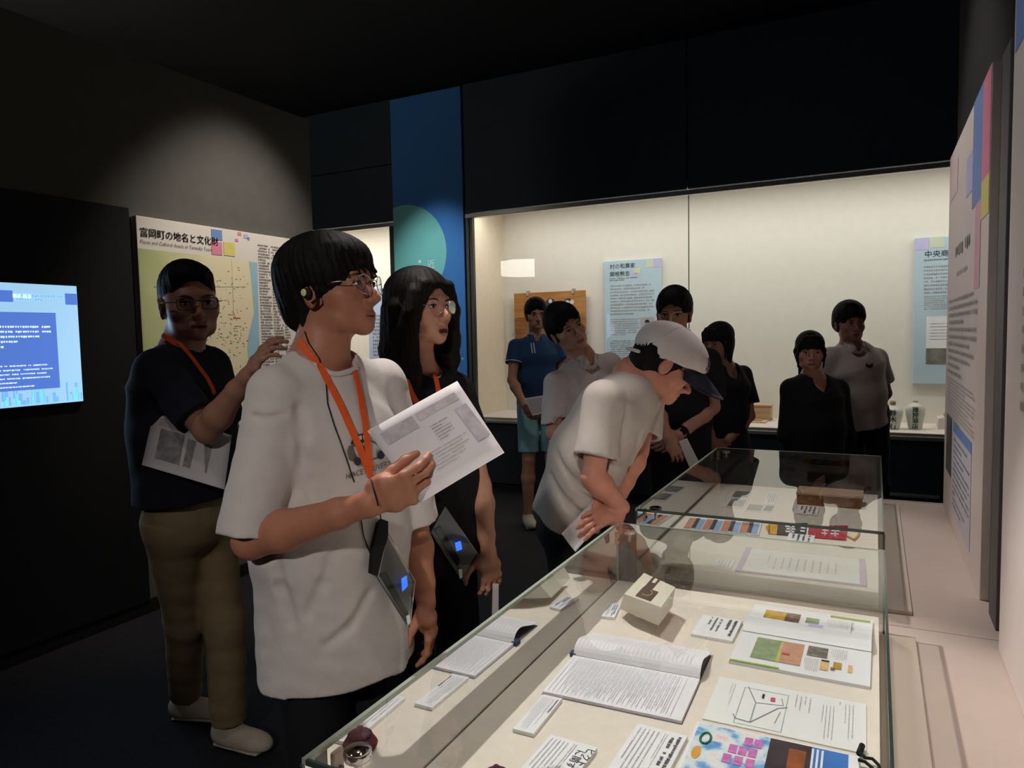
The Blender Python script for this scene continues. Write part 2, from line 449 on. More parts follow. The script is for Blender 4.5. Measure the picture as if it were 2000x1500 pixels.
ss.lines('body_text', 0.16, sp_(98, 708)[1], sp_(100, 720)[0], sp_(90, 756)[1], 6, M_SCRTX, 9, fill=0.34, lift=3, last=0.88)
ss.lines('tab_text', 0.72, 0.05, 0.80, 0.072, 1, M_SCRTX, 6, fill=.9, lift=3, last=1.0)
rng = random.Random(8); sp = []
for k in range(34):
    x = rng.uniform(0.62, 1.0); hgt = rng.uniform(0.02, 0.10); wd = rng.uniform(0.008, 0.02)
    sp.append(([ss.p(x, 0.565 - hgt, .0018), ss.p(x, 0.565, .0018), ss.p(x + wd, 0.565, .0018), ss.p(x + wd, 0.565 - hgt, .0018)], [(0, 1, 2, 3)]))
v, f = join_vf(sp); mesh_obj('city_picture', v, f, M_SCRDK, scr)['kind'] = 'stuff'
add_light('screen_glow', 'AREA', (-3.53, 1.72, 1.5), 5.0, (0.55, 0.78, 1.0), (0, 1.72, 1.5), shape='RECTANGLE', size=1.0, size_y=0.57)

# map board
XM = -3.555
mb = tag(box('map_board', (-3.6, 2.575, 0.94), (XM, 3.735, 2.185), mat('board_white', (232, 224, 212), 0.5, 0.01, 5), None, 0.002), 'large town map board with title and list on the grey wall', 'map board')
sm = Sheet((XM, 2.575, 2.185), (0, 1, 0), (0, 0, -1), 1.16, 1.245, mb)
def mp_(px, py):
    q = on(px, py, X=XM); return q[1] - 2.575, 2.185 - q[2]
def map_mat():
    m = bpy.data.materials.new('map_relief'); m.use_nodes = True; N = m.node_tree.nodes; L = m.node_tree.links
    b = N['Principled BSDF']; tc = N.new('ShaderNodeTexCoord'); sx = N.new('ShaderNodeSeparateXYZ')
    L.new(tc.outputs['Object'], sx.inputs[0])
    nz = N.new('ShaderNodeTexNoise'); nz.inputs['Scale'].default_value = 5; nz.inputs['Detail'].default_value = 8
    L.new(tc.outputs['Object'], nz.inputs['Vector'])
    ad = N.new('ShaderNodeMath'); ad.operation = 'MULTIPLY_ADD'; ad.inputs[1].default_value = 0.45; L.new(nz.outputs['Fac'], ad.inputs[0]); L.new(sx.outputs['Y'], ad.inputs[2])
    cr = N.new('ShaderNodeValToRGB'); cr.color_ramp.elements[0].position = -0.0; cr.color_ramp.elements[0].color = (*lin((172, 188, 118)), 1)
    cr.color_ramp.elements[1].position = 0.62; cr.color_ramp.elements[1].color = (*lin((238, 226, 186)), 1)
    mr = N.new('ShaderNodeMapRange'); mr.inputs[1].default_value = -0.45; mr.inputs[2].default_value = 0.55
    L.new(ad.outputs[0], mr.inputs[0]); L.new(mr.outputs[0], cr.inputs[0]); L.new(cr.outputs[0], b.inputs['Base Color'])
    b.inputs['Roughness'].default_value = 0.55
    return m
a0, b0 = mp_(262, 484)
asea = mp_(500, 700)[0]; alist = 0.955
sm.rect('map_picture', 0.004, b0, mp_(500, 520)[0], 1.24, map_mat())
sea = [mp_(487, 511), mp_(501, 511), mp_(507, 640), mp_(508, 705)]
bs = [mp_(490, 540), mp_(493, 575), mp_(496, 610), mp_(490, 635), mp_(485, 655), mp_(483, 680), mp_(485, 700)]
sm.poly('sea', [mp_(486, 511), mp_(502, 513), mp_(503, 560), mp_(505, 640), mp_(508, 712), mp_(500, 760)] + bs[::-1], mat('print_sea', (158, 200, 216), 0.6, 0.03, 10), 2)
a, b = mp_(272, 458)
wtot = mp_(425, 474)[0] - a
sm.text('title_text', '富岡町の地名と文化財', a, b + 0.005, wtot / 9.62, M_INK, 3, sx=0.97, bold=0.012)
a, b = mp_(272, 470); sm.text('subtitle_text', 'Places and Cultural Assets in Tomioka Town', a, b + 0.012, 0.029, M_GREYINK, 3, shear=0.25, sx=0.9)
def mrect(n, x0, y0, x1, y1, m, l=2):
    a, b = mp_(x0, y0); c, d = mp_(x1, y1); sm.rect(n, a, b, c, d, m, l)
mrect('colour_block', 412, 447, 434, 470, M_PBLUE)
mrect('colour_block', 412, 471, 434, 499, M_PPINK)
mrect('colour_block', 436, 472, 459, 501, M_PYEL)
mrect('colour_block', 464, 453, 471, 460, M_PPINK); mrect('colour_block', 476, 457, 484, 466, M_PLILAC)
mrect('colour_block', 459, 466, 465, 472, M_PPINK); mrect('colour_block', 483, 463, 487, 469, M_PBLUE)
a, b = mp_(503, 476)
sm.lines('list_text', a, b, a + 0.10, 1.2, 62, M_GREYINK, 11, fill=0.62, ragged=0.5)
sm.lines('list_text', a + 0.112, b, a + 0.20, 1.2, 62, M_GREYINK, 12, fill=0.62, ragged=0.6)
sm.lines('list_text', a + 0.21, b + 0.02, a + 0.255, 1.2, 60, M_GREYINK, 13, fill=0.6, ragged=0.6)
rng = random.Random(21); sp = []; sp2 = []
for k in range(170):
    px_, py_ = rng.uniform(395, 484), rng.uniform(520, 720)
    if rng.random() < 0.35: px_, py_ = rng.gauss(455, 16), rng.gauss(650, 20)
    if px_ > 482: continue
    a, b = mp_(px_, py_); wd = rng.uniform(.004, .014); q = [sm.p(a, b, .0026), sm.p(a, b + .004, .0026), sm.p(a + wd, b + .004, .0026), sm.p(a + wd, b, .0026)]
    (sp if k % 2 else sp2).append((q, [(0, 1, 2, 3)]))
v, f = join_vf(sp); mesh_obj('red_map_marks', v, f, mat('print_red', (205, 96, 84), 0.6, 0.05, 20), mb)['kind'] = 'stuff'
v, f = join_vf(sp2); mesh_obj('black_map_marks', v, f, M_GREYINK, mb)['kind'] = 'stuff'
for px0, py0, px1, py1 in ((385, 505, 388, 700), (452, 506, 456, 620), (456, 610, 462, 626), (300, 560, 480, 560)):
    a, b = mp_(px0, py0); c, d = mp_(px1, py1)
    tube('map_line', [sm.p(a, b, .0022), sm.p(c, d, .0022)], 0.0009, M_PALEINK, mb, 4)
mrect('red_map_mark', 455, 620, 469, 622, MATS['print_red'], 2.5)

# ------------------------------------------------------------------- right wall: platform and text panels
XP = 0.2957; KS = 0.704; ZC = 0.655
M_COUNTER = mat('counter_laminate', (180, 164, 154), 0.6, 0.02, 10)
pf = empty('display_counter', (-0.2, 2.2, 0), 'long white counter along the right wall carrying the glass cases', 'counter')
box('top_board', (-0.745, 0.55, 0.620), (0.321, 2.258, ZC), M_COUNTER, pf, 0.002)
box('top_board', (-0.745, 2.261, 0.620), (0.321, 3.935, ZC), M_COUNTER, pf, 0.002)
box('carcass', (-0.70, 0.59, 0.07), (0.321, 3.90, 0.620), M_BLACK, pf)
box('plinth', (-0.66, 0.63, 0.0), (0.321, 3.86, 0.07), M_BLACK, pf)
box('end_trim', (-0.745, 3.935, 0.612), (0.321, 3.945, 0.657), M_ALU, pf)

def text_panel(y_far, y_near, z0, z1, label):
    p = tag(box('text_panel', (XP, y_near, z0), (XP + 0.025, y_far, z1), M_PANELW, None, 0.002), label, 'text panel')
    s = Sheet((XP, y_far, z1), (0, -1, 0), (0, 0, -1), y_far - y_near, z1 - z0, p)
    return p, s
class Scaled:
    """same layout helper, in the unit of the panel drawing"""
    def __init__(s, sh, k): s.sh = sh; s.k = k
    def rect(s, n, a0, b0, a1, b1, m): return s.sh.rect(n, a0 * s.k, b0 * s.k, a1 * s.k, b1 * s.k, m)
    def lines(s, n, a0, b0, a1, b1, *r, **k):
        if 'glyph' in k: k['glyph'] *= s.k
        return s.sh.lines(n, a0 * s.k, b0 * s.k, a1 * s.k, b1 * s.k, *r, **k)
pa, sa_ = text_panel(3.928, 2.577, ZC + .001, 2.274, 'tall white text panel beside the wall showcase, with photo and list at its foot')
sa = Scaled(sa_, KS)
sa.rect('colour_block', 1.30, 0.002, 1.66, 0.52, M_PBLUE); sa.rect('colour_block', 1.66, 0.002, 1.915, 0.45, M_PPINK)
sa.rect('colour_block', 1.66, 0.45, 1.915, 0.62, M_PYEL); sa.rect('colour_block', 1.02, 0.22, 1.30, 0.42, M_PLILAC)
sa.rect('colour_block', 1.46, 0.52, 1.66, 0.92, mat('print_rose', (226, 170, 186), 0.6, 0.04, 20)); sa.rect('colour_block', 0.1, 0.1, 0.55, 0.3, mat('print_blush', (226, 204, 206), 0.6, 0.03, 20))
sa.lines('title_text', 0.52, 0.62, 1.25, 0.70, 1, M_PALEINK, 31, fill=0.8, glyph=0.075, ragged=0, last=1.0)
sa.lines('subtitle_text', 0.62, 0.78, 1.15, 0.81, 1, M_PALEINK, 32, fill=0.8, glyph=0.03, ragged=0, last=1.0)
sa.lines('body_text', 0.18, 0.92, 1.62, 1.40, 11, M_PALEINK, 33, fill=0.5, ragged=0.6)
sa.lines('body_text', 0.18, 1.41, 1.62, 1.66, 11, M_PALEINK, 34, fill=0.38, ragged=0.4)
sa.rect('photo', 0.16, 1.66, 0.52, 2.02, mat('photo_grey', (96, 92, 92), 0.5, 0.5, 7))
sa.rect('list_block', 0.60, 1.66, 1.52, 1.72, M_PBLUE); sa.rect('list_block', 0.60, 1.72, 1.52, 2.20, mat('print_pale_blue', (206, 206, 214), 0.6, 0.02, 9))
sa.lines('list_text', 0.66, 1.74, 1.46, 2.16, 12, M_GREYINK, 35, fill=0.4, ragged=0.9, glyph=0.02)
tag(box('text_panel', (0.306, 2.33, ZC + .001), (0.321, 2.464, 2.253), mat('filler_grey', (98, 96, 98), 0.6, 0.03, 6), None, 0.002), 'narrow grey panel strip between the two white text panels', 'panel')
pb, s2_ = text_panel(2.19, 1.16, ZC + .001, 2.317, 'big white text panel cut by the right picture edge, blue at its top')
s2 = Scaled(s2_, KS)
s2.rect('colour_block', 0.03, 0.0, 1.2, 0.22, M_PBLUE); s2.rect('colour_block', 0.5, 0.22, 0.9, 0.45, M_PPINK); s2.rect('colour_block', 0.45, 0.5, 0.8, 0.75, M_PLILAC)
s2.lines('body_text', 0.32, 0.72, 1.36, 1.45, 12, M_PALEINK, 37, fill=0.5, ragged=0.4)

# ------------------------------------------------------------------- things inside the long showcase
def blue_panel(x0, x1, z0, z1, label):
    p = tag(box('text_panel', (x0, YB - 0.035, z0), (x1, YB - 0.001, z1), mat('panel_pale_blue', (186, 208, 220), 0.55, 0.06, 2.5), None, 0.006), label, 'text panel')
    return p, Sheet((x0, YB - 0.035, z1), (1, 0, 0), (0, 0, -1), x1 - x0, z1 - z0, p)
p1, t1 = blue_panel(-2.42, -1.84, 1.0, 2.215, 'pale blue text panel with small portrait photo, right of the wooden board')
def bp_(px, py):
    q = on(px, py, Y=YB - 0.035); return q[0] + 2.42, 2.215 - q[2]
a, b = bp_(1191, 525); t1.text('title_text', '村の和算家', a, b, 0.052, M_INK)
a, b = bp_(1191, 540); t1.text('title_text', '関根熊吉', a, b, 0.052, M_INK)
a, b = bp_(1191, 543); t1.lines('subtitle_text', a, b, a + 0.28, b + 0.035, 2, M_GREYINK, 41, fill=0.5)
a, b = bp_(1192, 556); c, d = bp_(1277, 614); t1.lines('body_text', a, b, c, d, 10, M_PALEINK, 42, fill=0.5, ragged=0.3)
a, b = bp_(1192, 622); c, d = bp_(1247, 655); t1.lines('body_text', a, b, c, d, 8, M_PALEINK, 43, fill=0.45, ragged=0.1)
a, b = bp_(1192, 664); c, d = bp_(1275, 700); t1.lines('table_text', a, b, c, d, 9, M_GREYINK, 44, fill=0.4, ragged=0.5)
mrects = [('colour_block', 1262, 506, 1276, 522, mat('print_pale_yellow', (206, 214, 190), 0.6, 0.02, 9)), ('colour_block', 1277, 505, 1290, 522, M_PLILAC),
          ('colour_block', 1239, 524, 1250, 534, mat('print_lemon', (216, 222, 170), 0.6, 0.02, 9)), ('colour_block', 1234, 534, 1246, 541, M_PLILAC)]
for n_, x0, y0, x1, y1, m_ in mrects:
    a, b = bp_(x0, y0); c, d = bp_(x1, y1); t1.rect(n_, a, b, c, d, m_)
a, b = bp_(1251, 620); c, d = bp_(1278, 657)
t1.rect('portrait_photo', a, b, c, d, mat('photo_pale', (178, 172, 170), 0.5, 0.1, 9), 2)
cw = c - a; ch = d - b
t1.poly('portrait_photo', [(a + .02 * cw, d - .01), (a + .05 * cw, b + .62 * ch), (a + .35 * cw, b + .48 * ch), (a + .66 * cw, b + .48 * ch), (a + .95 * cw, b + .64 * ch), (c - .02 * cw, d - .01)][::-1], mat('photo_dark', (40, 40, 44), 0.5, 0.2, 9), 3)
t1.poly('portrait_photo', [(a + (.5 + .17 * math.cos(k * .5236)) * cw, b + (.33 + .19 * math.sin(k * .5236)) * ch) for k in range(12)], mat('photo_face', (150, 140, 134), 0.5, 0.1, 30), 4)
t1.poly('portrait_photo', [(a + (.5 + .18 * math.cos(k * .5236 + math.pi)) * cw, b + (.26 + .14 * math.sin(k * .5236 + math.pi)) * ch) for k in range(7)], MATS['photo_dark'], 5)

p2, t2 = blue_panel(0.275, 1.05, 1.03, 2.23, 'pale blue text panel half hidden behind the right text panel, above the bottles')
def cp_(px, py):
    q = on(px, py, Y=YB - 0.035); return q[0] - 0.275, 2.23 - q[2]
a, b = cp_(1805, 502); t2.text('title_text', '中央商店街', a, b, 0.058, M_INK)
a, b = cp_(1805, 506); t2.lines('subtitle_text', a, b, a + 0.3, b + 0.02, 1, M_GREYINK, 51, last=1.0)
a, b = cp_(1805, 518); t2.lines('body_text', a, b, a + 0.6, b + 0.24, 8, M_PALEINK, 52, fill=0.5)
a, b = cp_(1805, 577); t2.lines('body_text', a, b, a + 0.6, b + 0.12, 7, M_PALEINK, 53, fill=0.45)
a, b = cp_(1809, 618); c, d = cp_(1860, 680); t2.rect('map_print', a, b, c + .3, d, M_PAPER, 2)
t2.lines('map_lines', a + .03, b + .05, a + .3, d - .06, 6, M_PALEINK, 54, fill=0.25, ragged=0.8)
a, b = cp_(1809, 681); c, d = cp_(1860, 711); t2.rect('photo', a, b, c + .3, d, mat('photo_landscape', (124, 122, 112), 0.5, 0.55, 9), 2)
t2.rect('colour_block', 0.0, 0.0, 0.10, 0.10, M_PLILAC); t2.rect('colour_block', 0.105, 0.0, 0.21, 0.085, MATS['print_pale_yellow'])

# wooden votive board
wbd = empty('wooden_board', (-3.0, YB - 0.06, 1.15), 'orange brown wooden board with painted circles in the showcase', 'board')
M_WOOD = mat('aged_wood', (176, 122, 66), 0.6, 0.28, 3.0, 0.3, 60, stretch=(1.0, 6.0, 9.0))
M_WOOD2 = mat('aged_wood_dark', (150, 100, 58), 0.6, 0.28, 3.0, 0.3, 60, stretch=(1.0, 6.0, 9.0))
zt = 1.94
for i, (za, zb) in enumerate(((zt - 0.26, zt), (zt - 0.52, zt - 0.263), (zt - 0.79, zt - 0.523))):
    box('plank', (-3.40, YB - 0.075, za), (-2.605, YB - 0.04, zb), M_WOOD if i % 2 == 0 else M_WOOD2, wbd, 0.004)
swb = Sheet((-3.40, YB - 0.075, zt), (1, 0, 0), (0, 0, -1), 0.795, 0.79, wbd)
def disc(s, name, a, b, r, m, lift=1.0, n=20):
    return s.poly(name, [(a + r * math.cos(-2 * math.pi * k / n), b - r * math.sin(-2 * math.pi * k / n)) for k in range(n)], m, lift)
def wp_(px, py):
    q = on(px, py, Y=YB - 0.075); return q[0] + 3.40, zt - q[2]
M_CIRC = mat('chalk_white', (216, 210, 200), 0.7, 0.1, 40); M_RED = mat('red_paint', (170, 66, 58), 0.6, 0.1, 30); M_NAVY = mat('blue_black_paint', (58, 60, 70), 0.6, 0.1, 30)
for (px_, py_, r_, m_) in ((1075, 593, .055, M_NAVY), (1110, 592, .05, M_NAVY)):
    a, b = wp_(px_, py_); disc(swb, 'painted_disc', a, b, r_, m_, 1)
for (px_, py_, r_) in ((1075, 588, .021), (1077, 597, .021), (1108, 591, .024), (1117, 590, .024)):
    a, b = wp_(px_, py_); disc(swb, 'painted_circle', a, b, r_, M_CIRC, 2)
a, b = wp_(1113, 600); disc(swb, 'painted_circle', a, b, .026, M_RED, 2)
for (px_, py_) in ((1030, 573), (1119, 567)):
    q = on(px_, py_, Y=YB - 0.08); box('hook', (q[0] - .012, YB - .085, zt - .03), (q[0] + .012, YB - .036, zt + .02), M_ALU, wbd)
for x_ in (-3.415, -2.62):
    box('hook', (x_, YB - .085, zt - .44), (x_ + .03, YB - .036, zt - .42), M_ALU, wbd)

# wooden box, slats, bottles, stand on the showcase floor
ZF = 0.70
M_PALEWOOD = mat('pale_wood', (190, 160, 120), 0.6, 0.14, 4.0, 0.2, 50, stretch=(1, 8, 8))
c0 = on(1488, 818, Y=6.62)
bx = empty('wooden_box', (c0[0], c0[1] + 0.06, ZF), 'small plain wooden box on the showcase floor', 'box')
X0, X1, Y0, Y1 = c0[0] - .085, c0[0] + .075, c0[1], c0[1] + .12
box('body', (X0, Y0, ZF + .02), (X1, Y1, ZF + .125), M_PALEWOOD, bx, 0.003)
box('lid', (X0 - .003, Y0 - .003, ZF + .127), (X1 + .003, Y1 + .003, ZF + .145), mat('pale_wood_lid', (200, 166, 130), 0.6, 0.15, 5, stretch=(1, 8, 8)), bx, 0.003)
box('foot', (X0, Y0, ZF), (X1, Y0 + .02, ZF + .02), M_PALEWOOD, bx); box('foot', (X0, Y1 - .02, ZF), (X1, Y1, ZF + .02), M_PALEWOOD, bx)
tr = empty('wooden_tray', (c0[0] - .04, c0[1] - .08, ZF), 'thin wooden slat tray in front of the wooden box', 'tray')
box('board', (X0 - .05, Y0 - .16, ZF), (X1 - .02, Y0 - .03, ZF + .014), mat('pale_wood_tray', (214, 184, 146), 0.6, 0.12, 5, stretch=(1, 8, 8)), tr, 0.002)
box('slat', (X0 - .03, Y0 - .13, ZF + .014), (X1 - .06, Y0 - .11, ZF + .026), M_PALEWOOD, tr, 0.002)
box('slat', (X0 - .03, Y0 - .08, ZF + .014), (X1 - .06, Y0 - .06, ZF + .026), M_PALEWOOD, tr, 0.002)

M_CERAM = mat('grey_glaze', (206, 206, 198), 0.25, 0.05, 12, spec=0.5)
M_BRUSH = mat('iron_brush_ink', (66, 60, 50), 0.5, 0.2, 40)
M_GREENB = mat('green_brush_ink', (52, 72, 56), 0.5, 0.2, 40)
def bottle(px_, label, txt, r, hgt, cap, ink):
    c = on(px_, 838, Z=ZF)
    b = empty('sake_bottle', (c[0], c[1], ZF), label, 'bottle', None)
    prof = [(r * .62, 0), (r * .70, .01), (r * .80, .05), (r * .95, hgt * .5), (r, hgt * .66), (r * .96, hgt * .76), (r * .75, hgt * .86), (r * .36, hgt * .92), (r * .26, hgt * .95), (r * .26, hgt * .98), (r * .32, hgt)]
    v, f = lathe_vf(prof, (c[0], c[1], ZF), 28)
    mesh_obj('body', v, f, M_CERAM, b, True)
    if cap:
        v, f = lathe_vf([(r * .30, hgt * .985), (r * .33, hgt + .004), (r * .31, hgt + .022), (r * .1, hgt + .026)], (c[0], c[1], ZF), 16); mesh_obj('stopper', v, f, mat('cork', (150, 128, 96), 0.8, 0.2, 40), b, True)
    # brush lettering wrapped on the front of the body
    V = []; F = []
    size = hgt * .78 / (len(txt) * 1.02)
    az = math.atan2(-c[1], -c[0])
    for i, ch in enumerate(txt):
        gv, gf = glyphs(ch)
        for (ox, oy) in ((0, 0), (.05, .03), (.03, -.04)):
            n0 = len(V)
            for q in gv:
                x = (q[0] - .5 + ox) * size * 1.05; z = hgt * .84 - (i + 1) * size * 1.02 + (q[1] + oy) * size
                zz = max(0.004, min(hgt * .99, z)); rr = np.interp(zz, [p[1] for p in prof], [p[0] for p in prof]) + .0012
                an = az + x / max(rr, .02)
                V.append((c[0] + rr * math.cos(an), c[1] + rr * math.sin(an), ZF + zz))
            F.extend([tuple(k + n0 for k in q) for q in gf])
    mesh_obj('brush_lettering', V, F, ink, b)
bottle(1743, 'grey sake bottle with stopper, left of the two bottles', '鈴木石', 0.072, 0.20, True, M_BRUSH)
bottle(1787, 'white sake bottle with green brush lettering, right of the two bottles', '猪狩酒店', 0.070, 0.225, False, M_GREENB)
c = on(1724, 834, Z=ZF)
bk = empty('leather_booklet', (c[0], c[1], ZF), 'small dark booklet leaning beside the left sake bottle', 'booklet')
mesh_obj('cover', [(c[0] - .10, c[1], ZF), (c[0] + .04, c[1] - .02, ZF), (c[0] + .0, c[1] + .06, ZF + .07), (c[0] - .10, c[1] + .06, ZF + .07), (c[0] - .10, c[1] + .02, ZF), (c[0] + .04, c[1] + .0, ZF), (c[0] + .0, c[1] + .075, ZF + .065), (c[0] - .10, c[1] + .075, ZF + .065)],
         [(0, 1, 2, 3), (7, 6, 5, 4), (0, 4, 5, 1), (1, 5, 6, 2), (2, 6, 7, 3), (3, 7, 4, 0)], mat('dark_leather', (62, 56, 56), 0.5, 0.15, 30), bk)
mesh_obj('page_block', [(c[0] - .09, c[1] + .02, ZF), (c[0] + .03, c[1] + .0, ZF), (c[0] - .01, c[1] + .078, ZF + .06), (c[0] - .09, c[1] + .078, ZF + .06), (c[0] - .09, c[1] + .04, ZF), (c[0] + .03, c[1] + .02, ZF), (c[0] - .01, c[1] + .09, ZF + .05), (c[0] - .09, c[1] + .09, ZF + .05)],
         [(0, 1, 2, 3), (7, 6, 5, 4), (0, 4, 5, 1), (1, 5, 6, 2), (2, 6, 7, 3), (3, 7, 4, 0)], M_PAPER, bk)
c = on(1835, 838, Z=ZF)
st = empty('display_stand', (c[0] + .1, c[1] + .05, ZF), 'white display block beside the right sake bottle', 'stand')
box('block', (c[0] - .01, c[1], ZF), (c[0] + .25, c[1] + .18, ZF + .085), M_WHITE, st, 0.003)
box('plate', (c[0] + .01, c[1] + .02, ZF + .085), (c[0] + .23, c[1] + .16, ZF + .092), M_WHITE, st, 0.002)
fl = empty('green_figurine', (c[0] + .05, c[1] + .05, ZF + .092), 'small yellow green figurine on the white display block', 'figurine')
mesh_obj('body', *lathe_vf([(.016, 0), (.022, .012), (.018, .03), (.008, .04)], (c[0] + .05, c[1] + .05, ZF + .092), 12), mat('yellow_green', (150, 176, 50), 0.5, 0.1, 20), fl, True)
mesh_obj('head', *lathe_vf([(.004, .036), (.012, .044), (.011, .055), (.003, .061)], (c[0] + .05, c[1] + .05, ZF + .092), 12), MATS['yellow_green'], fl, True)
# panel in the narrow showcase
p3 = tag(box('text_panel', (-5.35, YB - 0.035, 0.95), (-4.6, YB - 0.001, 2.08), mat('panel_lilac_blue', (168, 186, 214), 0.55, 0.04, 2.5), None, 0.004), 'blue text panel in the narrow showcase behind the front man', 'text panel')
t3 = Sheet((-5.35, YB - 0.035, 2.08), (1, 0, 0), (0, 0, -1), 0.75, 1.13, p3)
t3.lines('title_text', 0.3, 0.10, 0.7, 0.17, 1, M_WHITEINK, 61, fill=0.9, last=1.0); t3.lines('body_text', 0.06, 0.3, 0.69, 0.8, 12, M_GREYINK, 62)

# pendant lamp in the side room behind the left partition (seen only as a reflection in the showcase glass)
LPx, LPy, LPz = -4.97, 2.0, 2.555
lp = empty('pendant_lamp', (LPx, LPy, LPz - .1), 'glowing white drum pendant lamp mirrored in the showcase glass', 'lamp')
M_LAMP = mat('lamp_shade_glow', (250, 248, 240), .5, .01, 10, emit=(255, 250, 240), estr=12.0)
mesh_obj('shade', *lathe_vf([(.36, -.11), (.385, -.105), (.385, .105), (.36, .11)], (LPx, LPy, LPz), 8), M_LAMP, lp)
tube('cord', [(LPx, LPy, LPz + .09), (LPx, LPy, 3.90)], .006, M_BLACK, lp, 6)
mesh_obj('ceiling_rose', *lathe_vf([(.05, 3.885), (.05, 3.918)], (LPx, LPy, 0), 16), M_BLACK, lp)

# =================================================================== glass table cases
SC.cycles.transparent_max_bounces = 24
ZD = 0.715; ZT = 0.90; ZBASE = 0.668
CX0, CX1 = -0.727, 0.029
M_GLASSC = glass_mat('case_glass', (246, 249, 246), 1.9, 1.5)
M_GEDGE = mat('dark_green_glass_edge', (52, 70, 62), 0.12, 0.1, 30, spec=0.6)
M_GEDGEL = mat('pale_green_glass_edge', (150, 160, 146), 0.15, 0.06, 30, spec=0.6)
M_DECK = mat('cream_deck_cloth', (232, 222, 210), 0.9, 0.03, 40, 0.15, 700)
M_CHROME = mat('chrome', (200, 198, 200), 0.08, 0.02, 10, metal=1.0)
M_CASEW = mat('case_white', (184, 169, 156), 0.5, 0.02, 8)
def table_case(y0, y1, by0, by1, label):
    r = empty('table_case', ((CX0 + CX1) / 2, (y0 + y1) / 2, ZC), label, 'display case')
    box('base_plate', (CX0 - .006, by0, ZC + .0005), (0.106, by1, ZBASE), M_CASEW, r, 0.002)
    box('deck', (CX0 + .002, y0 + .002, ZBASE), (CX1 - .012, y1 - .006, ZD), M_DECK, r, 0.002)
    g = lambda v: mesh_obj('glass_pane', v, [(0, 1, 2, 3)], M_GLASSC, r)
    e = 0.004
    g([(CX0, y0, ZT), (CX1, y0, ZT), (CX1, y1, ZT), (CX0, y1, ZT)])
    g([(CX0, y1, ZBASE), (CX0, y0, ZBASE), (CX0, y0, ZT - e), (CX0, y1, ZT - e)])
    g([(CX1, y0, ZBASE), (CX1, y1, ZBASE), (CX1, y1, ZT - e), (CX1, y0, ZT - e)])
    g([(CX0, y0, ZBASE), (CX1, y0, ZBASE), (CX1, y0, ZT - e), (CX0, y0, ZT - e)])
    g([(CX1, y1, ZBASE), (CX0, y1, ZBASE), (CX0, y1, ZT - e), (CX1, y1, ZT - e)])
    t = 0.008
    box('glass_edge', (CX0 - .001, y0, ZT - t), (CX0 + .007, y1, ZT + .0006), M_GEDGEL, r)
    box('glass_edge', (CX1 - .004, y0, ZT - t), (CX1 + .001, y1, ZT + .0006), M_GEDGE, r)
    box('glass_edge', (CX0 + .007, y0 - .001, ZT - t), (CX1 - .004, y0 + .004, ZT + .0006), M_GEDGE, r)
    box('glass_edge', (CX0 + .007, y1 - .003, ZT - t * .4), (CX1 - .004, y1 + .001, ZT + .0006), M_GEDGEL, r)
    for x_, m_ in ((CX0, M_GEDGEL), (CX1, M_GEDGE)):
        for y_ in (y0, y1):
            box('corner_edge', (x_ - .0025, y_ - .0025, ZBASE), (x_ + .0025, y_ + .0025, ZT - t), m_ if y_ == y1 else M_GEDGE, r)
    # chrome clamps near the left corners, standing on the deck side of the glass
    for y_ in (y0 + .055, y1 - .05):
        cl = mesh_obj('clamp', *lathe_vf([(.006, -.03), (.006, -.006), (.019, -.005), (.021, .0), (.021, .008), (.019, .011), (.004, .012)], (CX0 + .055, y_, ZT - .012), 20), M_CHROME, r, True)
        v, f = box_vf((CX0 + .012, y_ - .012, ZT - .055), (CX0 + .02, y_ + .012, ZT - .012), 0.003)
        mesh_obj('clamp_plate', v, f, M_CASEW, cl)
        v, f = tube_vf([(CX0 + .021, y_, ZT - .04), (CX0 + .0245, y_, ZT - .04)], 0.005, 12); mesh_obj('lock_pin', v, f, M_INK, cl)
    return r
table_case(0.742, 2.15, 0.68, 2.165, 'near glass table case with notebook, magazine and caption cards')
table_case(2.345, 3.76, 2.355, 3.80, 'far glass table case with pennant, certificate and wooden block')

def dk(px_, py_, z=ZD): return on(px_, py_, Z=z)
def dsheet(far_right, near_right, far_left, parent, z):
    """sheet lying in a case, to be read from the left side; corners given as seen by the photographer"""
    A, B, C = dk(*far_right, z), dk(*near_right, z), dk(*far_left, z)
    u = B - A; w_ = np.linalg.norm(u); u /= w_
    v = np.array([u[1], -u[0], 0.0])
    h_ = float(np.dot(C - A, v))
    return Sheet(A, u, v, w_, h_, parent)
M_CARD = mat('caption_card', (240, 240, 244), 0.6, 0.015, 20)
M_CARDE = M_CARD
def card(fr, nr, fl, label, blocks, th=0.008, ink=M_INK):
    s = dsheet(fr, nr, fl, None, ZD + th)
    o = s.board('caption_card', th - .0005, M_CARD); tag(o, label, 'caption card', 'caption cards in the table cases'); s.parent = o
    s.lift = 0.0006
    for i, (n_, a0, b0, a1, b1, k, fi, m_) in enumerate(blocks):
        s.lines(n_, a0 * s.w, b0 * s.h, a1 * s.w, b1 * s.h, k, m_ or M_CINK, 70 + i, fill=fi, ragged=0.2)
    return s
M_FINE = mat('fine_print_ink', (172, 170, 176), .7, .1, 40)
M_CINK = mat('card_ink', (92, 90, 96), .7, .1, 40)
std = [('title_text', .08, .06, .72, .18, 1, .6, None), ('subtitle_text', .08, .24, .8, .36, 2, .4, M_PALEINK), ('body_text', .08, .42, .94, .92, 5, .28, M_FINE)]
std2 = [('title_text', .06, .05, .9, .30, 2, .55, None), ('subtitle_text', .06, .33, .8, .42, 2, .4, M_PALEINK), ('body_text', .06, .48, .95, .94, 5, .28, M_FINE)]
card((1098, 1364), (1042, 1433), (1060, 1356), 'slim caption card half in shadow left of the notebook', std)
